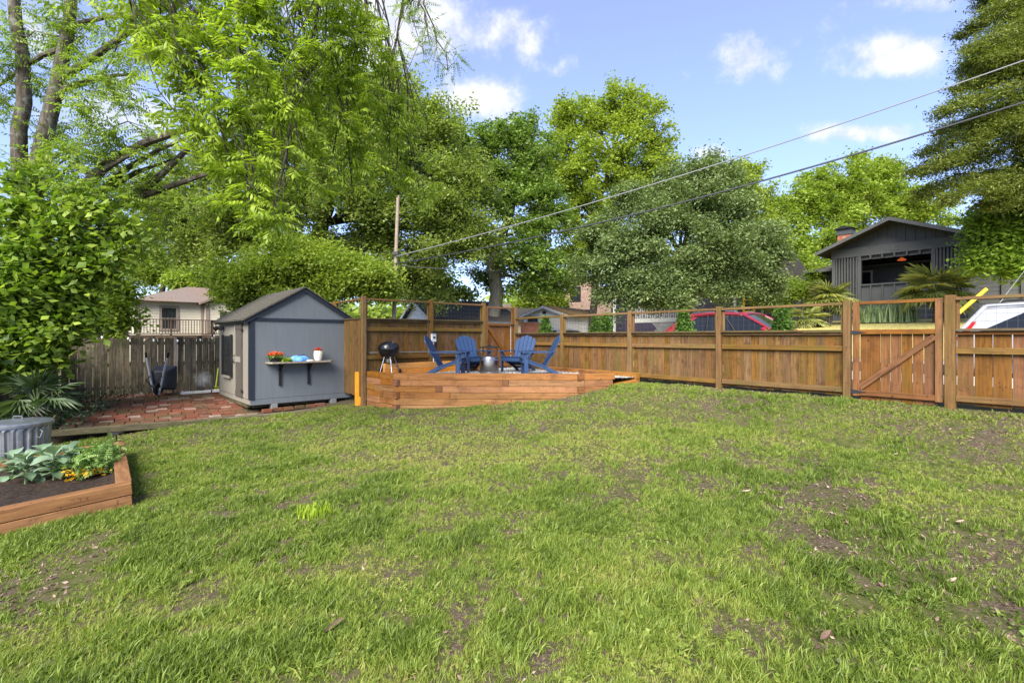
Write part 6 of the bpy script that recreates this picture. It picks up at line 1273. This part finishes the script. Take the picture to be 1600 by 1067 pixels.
# ------------------------------------------------------------------ utility pole, lines, guy wire
pb = W(612, 520, 18); pb.z = float(gz(pb.x, pb.y)) - .3; pt = W(622, 306, 18)
up_ = empty('utility_pole', pb, 'pale slender wooden utility pole in front of the oak', 'utility pole'); MB().tube([pb, pb.lerp(pt, .5), pt], [.08, .072, .06], 12).obj('pole', M['polewood'], up_, True)
MB().box(W(618, 396, 17.9), (.2, .12, .12)).obj('bracket', M['iron'], up_)
def line(label, nm, p, q, sag, r_, m_):
    o = MB().tube([p.lerp(q, t) - Vector((0, 0, sag * 4 * t * (1 - t))) for t in np.linspace(0, 1, 28)], r_, 6).obj(nm, M[m_], None, True); return tag(o, label, 'power line', 'overhead lines')
line('upper thin grey overhead line crossing the sky to the pole', 'power_line', W(618, 401, 17.9), W(1720, 52, 11.2), .28, .017, 'cablegrey')
line('lower thick black overhead cable crossing the sky', 'power_line', W(618, 412, 17.9), W(1720, 121, 11.0), .42, .024, 'cable')
line('faint thin wire low among the oak leaves left of the pole', 'power_line', W(618, 414, 17.9), W(860, 418, 30), .2, .012, 'cablegrey')
g0_ = W(1478, 505, 12.2); g0_.z = float(gz(g0_.x, g0_.y)); g1_ = W(1640, 372, 12.2)
gw = empty('guy_wire', g0_, 'steel guy wire with yellow guard tube slanting over the white car', 'guy wire'); MB().tube([g0_, g1_, W(1720, 306, 12.2)], .0055, 5).obj('wire', M['steel'], gw, True)
MB().tube([W(1490, 496, 12.15), W(1541, 452, 12.15)], .045, 10).obj('guard', M['yellow'], gw, True)

# ------------------------------------------------------------------ grass, litter, single lawn things
_tab = np.random.default_rng(3).random((64, 64))
def vnoise(X, Y, s):
    x, y = X * s, Y * s; xi, yi = np.floor(x).astype(int), np.floor(y).astype(int); fx, fy = x - xi, y - yi; fx = fx * fx * (3 - 2 * fx); fy = fy * fy * (3 - 2 * fy)
    g = lambda i, j: _tab[i % 64, j % 64]
    return (g(xi, yi) * (1 - fx) + g(xi + 1, yi) * fx) * (1 - fy) + (g(xi, yi + 1) * (1 - fx) + g(xi + 1, yi + 1) * fx) * fy
def fbm(X, Y, s): return .5 * vnoise(X, Y, s) + .3 * vnoise(X + 9, Y + 3, s * 2.1) + .2 * vnoise(X + 2, Y + 7, s * 4.3)
bare = [(85, 920, .55, 1.0), (150, 880, .35, .8), (1270, 785, .75, 1.0), (1300, 850, .55, .9), (1540, 850, .8, 1.0), (1430, 900, .5, .8), (1330, 960, .4, .7), (1290, 1010, .3, .7), (1500, 960, .5, .7), (700, 880, .25, .6), (640, 900, .3, .6), (1110, 760, .35, .6), (960, 780, .3, .5), (1560, 700, .6, .7), (1400, 640, .8, .5), (1580, 650, .9, .7), (120, 860, .4, .6), (820, 960, .25, .5), (1500, 1000, .35, .6)]
bare = [(G(x, y), r_ * .85, k * .85) for x, y, r_, k in bare]
dry = [(G(720, 700), 1.5, 1.0), (G(600, 690), 1.1, .7), (G(930, 690), 1.6, .7), (G(1000, 660), 1.4, .5), (G(1450, 690), 1.6, .6), (G(600, 895), .35, 1.0), (G(1250, 700), 1.2, .4)]
def field(pts, X, Y): 
    o = np.zeros_like(X)
    for p, r_, k in pts: o = np.maximum(o, k * np.exp(-((X - p.x) ** 2 + (Y - p.y) ** 2) / (r_ * r_)))
    return o
PATIO = [EDG[0], EDG[1], EDG[2], EDG[3], S(2.6, 0.2, 0), S(2.4, 3, 0), Vector((-9, 16, 0)), OL, Vector((-11.3, 11, 0))]
BEDP = [BP(-.02, -.03, 0), BP(-.02, 3.3, 0), BP(bl + .02, 3.3, 0), BP(bl + .02, -.03, 0)]
DECK = [L_ + Vector((-.15, .3, 0)), L_, A_, B_, C_, Vector((2.1, 11.0, 0)), Vector((2.9, 11.4, 0)), pc, qv[0], qv[2]]
def lawn_ok(X, Y):
    d = D0 - (N_.x * X + N_.y * Y); k = (d > .06)
    for poly in (PATIO, BEDP, DECK): k &= ~inpoly(X, Y, poly)
    k &= ~((np.hypot(X - can.location.x, Y - can.location.y) < .42))
    k &= ((X - OL.x) * -sn.x + (Y - OL.y) * -sn.y) > .1
    k &= ((X - OR_.x) * on.x + (Y - OR_.y) * on.y) < -.1
    return k & (np.abs(X) < 1.04 * Y * 1.05 + 1.6)
def tufts(y0, y1, dens):
    A = (y1 - y0) * 30; n = int(A * dens); X = rng.uniform(-15, 15, n); Y = rng.uniform(y0, y1, n); k = lawn_ok(X, Y); return X[k], Y[k]
parts_ = [tufts(1.2, 3.2, 1900), tufts(3.2, 5, 1400), tufts(5, 8, 900), tufts(8, 16.5, 480)]
X = np.concatenate([p[0] for p in parts_]); Y = np.concatenate([p[1] for p in parts_])
bm_ = field(bare, X, Y); nb = fbm(X, Y, 1.7); nb2 = fbm(X + 20, Y + 11, 5.0); patch = np.clip(bm_ * 1.1 + np.clip((.36 - nb) * 4.5, 0, .6) + np.clip((.36 - nb2) * 5, 0, .75), 0, 1)
keep = rng.random(len(X)) > patch * .93; X, Y, patch = X[keep], Y[keep], patch[keep]; n = len(X)
dr_ = field(dry, X, Y); nb = fbm(X + 5, Y + 31, .9); nb2 = fbm(X + 40, Y, 3.2)
tint = np.clip(.27 + .7 * (nb - .38) + 0.95 * (nb2 - .5) + .42 * dr_ + .14 * np.clip((Y - 4) / 5, 0, 1) + rng.normal(0, .13, n), 0.0, 1)
scl = np.clip((.35 + 1.6 * (.78 - nb2) * (1 - .75 * dr_)) * (1 - .35 * patch) * rng.uniform(.65, 1.3, n) * np.interp(Y, [2.5, 5, 9], [.86, .84, .74]), .20, 1.1)
pm_ = bpy.data.meshes.new('grass'); pm_.vertices.add(n); pm_.vertices.foreach_set('co', np.stack([X, Y, gz(X, Y) - .006], 1).astype(np.float32).ravel())
def addattr(me, nm, typ, val, key): a = me.attributes.new(nm, typ, 'POINT'); a.data.foreach_set(key, val.ravel())
addattr(pm_, 'rot', 'FLOAT_VECTOR', np.stack([rng.normal(0, .3, n), rng.normal(0, .3, n), rng.uniform(0, 6.283, n)], 1).astype(np.float32), 'vector')
addattr(pm_, 'scl', 'FLOAT', scl.astype(np.float32), 'value'); addattr(pm_, 'tint', 'FLOAT', tint.astype(np.float32), 'value')
ix = rng.integers(0, 6, n); wk = rng.random(n) < np.where(fbm(X + 60, Y + 8, 2.4) < .40, .22, .012); ix[wk] = 6 + rng.integers(0, 2, wk.sum())
addattr(pm_, 'idx', 'INT', ix.astype(np.int32), 'value')
tcol_ = bpy.data.collections.new('grass_tufts')
for i in range(6):
    v, f, q = blades(15 if i < 4 else 9, .085, .036, .0065 if i < 4 else .010, .75 if i % 2 else 1.1, 200 + i)
    o = bpy.data.objects.new('tuft_%d' % i, mesh_np('tuft', v, f, q)); o.data.materials.append(M['grass']); tcol_.objects.link(o)
for i in range(2):                                                   # low broad-leaved weeds
    v, f, q = leaf_cluster(16, .035, .038, .030, droop=-.15, flat=.25, tilt_=.35); v[:, 2] = np.abs(v[:, 2]) + .018
    o = bpy.data.objects.new('tuft_%d' % (6 + i), mesh_np('tuft', v, f, q)); o.data.materials.append(M['grass']); tcol_.objects.link(o)
ng = bpy.data.node_groups.new('grass_spread', 'GeometryNodeTree'); ng.interface.new_socket('Geometry', in_out='INPUT', socket_type='NodeSocketGeometry'); ng.interface.new_socket('Geometry', in_out='OUTPUT', socket_type='NodeSocketGeometry')
g = NT(ng); gi = g.new('NodeGroupInput'); go = g.new('NodeGroupOutput'); ci = g.new('GeometryNodeCollectionInfo'); ci.inputs[0].default_value = tcol_; ci.inputs[1].default_value = True; ci.inputs[2].default_value = True
def na(nm, t_): q = g.new('GeometryNodeInputNamedAttribute', data_type=t_); q.inputs[0].default_value = nm; return q.outputs[0]
ip = g.new('GeometryNodeInstanceOnPoints'); g.l.new(gi.outputs[0], ip.inputs['Points']); g.l.new(ci.outputs[0], ip.inputs['Instance']); ip.inputs['Pick Instance'].default_value = True
g.l.new(na('idx', 'INT'), ip.inputs['Instance Index']); g.l.new(na('rot', 'FLOAT_VECTOR'), ip.inputs['Rotation']); g.l.new(na('scl', 'FLOAT'), ip.inputs['Scale']); g.l.new(ip.outputs[0], go.inputs[0])
gob = bpy.data.objects.new('grass', pm_); link(gob, None, M['grass']); gm = gob.modifiers.new('spread', 'NODES'); gm.node_group = ng
tag(gob, 'patchy green lawn grass covering the yard', 'grass', kind='stuff')
# dead leaves and chips in the bare patches and along the edges
n = 210000; X = rng.uniform(-10, 13, n); Y = rng.uniform(1.5, 15, n); k = lawn_ok(X, Y); X, Y = X[k], Y[k]; d = D0 - (N_.x * X + N_.y * Y)
edge = np.clip(1 - d / .9, 0, 1) * .8; pe_ = np.clip(1 - np.abs((X - FL.x) * PU.x + (Y - FL.y) * PU.y + .3) / .5, 0, 1) * .9 * (X < -3.4)
pr = np.clip(field(bare, X, Y) * .9 + np.clip((.40 - fbm(X, Y, 1.7)) * 2.2, 0, .3) + np.clip((fbm(X + 3, Y + 50, 3.0) - .5) * 1.2, 0, .2) + edge + pe_ + .025, 0, 1); k = rng.random(len(X)) < pr * .95; X, Y = X[k], Y[k]; n = len(X)
T_lit = [leaf_cluster(1, 0, 1.0, .45, droop=0, tilt_=.3) for _ in range(6)]
me = scatter('leaf_litter', T_lit, np.stack([X, Y, gz(X, Y) + rng.uniform(.002, .02, n)], 1), rot_np(rng.uniform(0, 6.28, n), rng.normal(0, .4, n), rng.normal(0, .4, n)), rng.uniform(.012, .05, n))
o = bpy.data.objects.new('leaf_litter', me); link(o, None, M['litter']); tag(o, 'scattered dead leaves and chips on bare soil', 'leaf litter', kind='stuff')
# leaf litter and weeds at the foot of the old fence
n = 2600; s_ = rng.uniform(-.2, 4.0, n); t_ = rng.random(n) ** 1.4 * .9; P = np.array([(OR_ + od * float(a) - on * float(b_))[:] for a, b_ in zip(s_, t_)]); P[:, 2] = REL(-1.60) + rng.uniform(.0, .09, n) * (1 - t_)
me = scatter('fence_litter', T_lit, P, rot_np(rng.uniform(0, 6.28, n), rng.normal(0, .5, n), rng.normal(0, .5, n)), rng.uniform(.03, .09, n)); o = bpy.data.objects.new('fence_litter', me); link(o, None, M['litter']); tag(o, 'brown leaf litter heaped along the foot of the old fence', 'leaf litter', kind='stuff')
n = 500; P = np.array([(OL + sd_ * float(a) - sn * float(b_))[:] for a, b_ in zip(rng.uniform(0, 4.5, n), rng.random(n) * 1.4 + .1)]); P[:, 2] = REL(-1.66) + rng.random(n) ** 2 * .28
me = scatter('ground_cover', T_vine, P, rot_np(rng.uniform(0, 6.28, n), rng.normal(0, .4, n), rng.normal(0, .4, n)), rng.uniform(.3, .7, n)); o = bpy.data.objects.new('ground_cover', me); link(o, None, M['lf_palmetto']); tag(o, 'dark ivy ground cover in the shady left corner', 'ground cover', kind='stuff')
p = G(490, 806); c = empty('lime_grass_clump', p, 'bright lime-green grass clump standing out in the lawn', 'grass clump'); v, f, q = blades(150, .125, .17, .011, .45, 300); link(bpy.data.objects.new('blades', mesh_np('blades', v, f, q)), c, M['limegrass'])
def curl_leaf(L, Wd, seed):
    r = random.Random(seed); v = []; n1, n2 = 8, 5; cu1 = r.uniform(.5, 1.2)
    for i in range(n1):
        t = i / (n1 - 1); w_ = Wd * math.sin(math.pi * (.06 + .9 * t)) ** .8
        for j in range(n2): s = j / (n2 - 1) * 2 - 1; v.append((L * (t - .5), s * w_ / 2, cu1 * w_ * .5 * s * s + L * .25 * (t - .5) ** 2 * 4 * .5))
    f = [(i * n2 + j, i * n2 + j + 1, (i + 1) * n2 + j + 1, (i + 1) * n2 + j) for i in range(n1 - 1) for j in range(n2 - 1)]; return mesh_np('fallen_leaf', np.array(v), np.array(f), np.full(len(v), r.random()), True)
for i, (x, y, L, rz, lab, tn) in enumerate([(1290, 1012, .12, .6, 'large curled brown dead leaf near the bottom right of the lawn', .45), (1500, 822, .09, .2, 'pinkish fallen leaf on the lawn at right', .8), (1442, 848, .06, 1.2, 'small pinkish petal-like leaf on the lawn below the pinkish leaf', .8), (1487, 916, .09, .3, 'pale folded leaf on the lawn at lower right', .95),
        (1166, 773, .10, .1, 'pale green leaf lying on the lawn in the middle right', .9), (1281, 846, .05, 1.4, 'tiny yellow leaf on bare soil', .9), (522, 990, .14, 1.1, 'thin brown curled leaf near the bottom of the lawn', .4), (1400, 715, .08, .4, 'small tan leaf on the lawn before the gate', .7)]):
    p = G(x, y); o = bpy.data.objects.new('fallen_leaf', curl_leaf(L, L * .30, i)); o.location = p + Vector((0, 0, .03)); o.rotation_euler = (.15, -.1, rz); link(o, None, M['litter']); o.data.attributes['rnd'].data.foreach_set('value', np.full(len(o.data.vertices), tn, np.float32)); tag(o, lab, 'leaf', 'fallen leaves on the lawn')
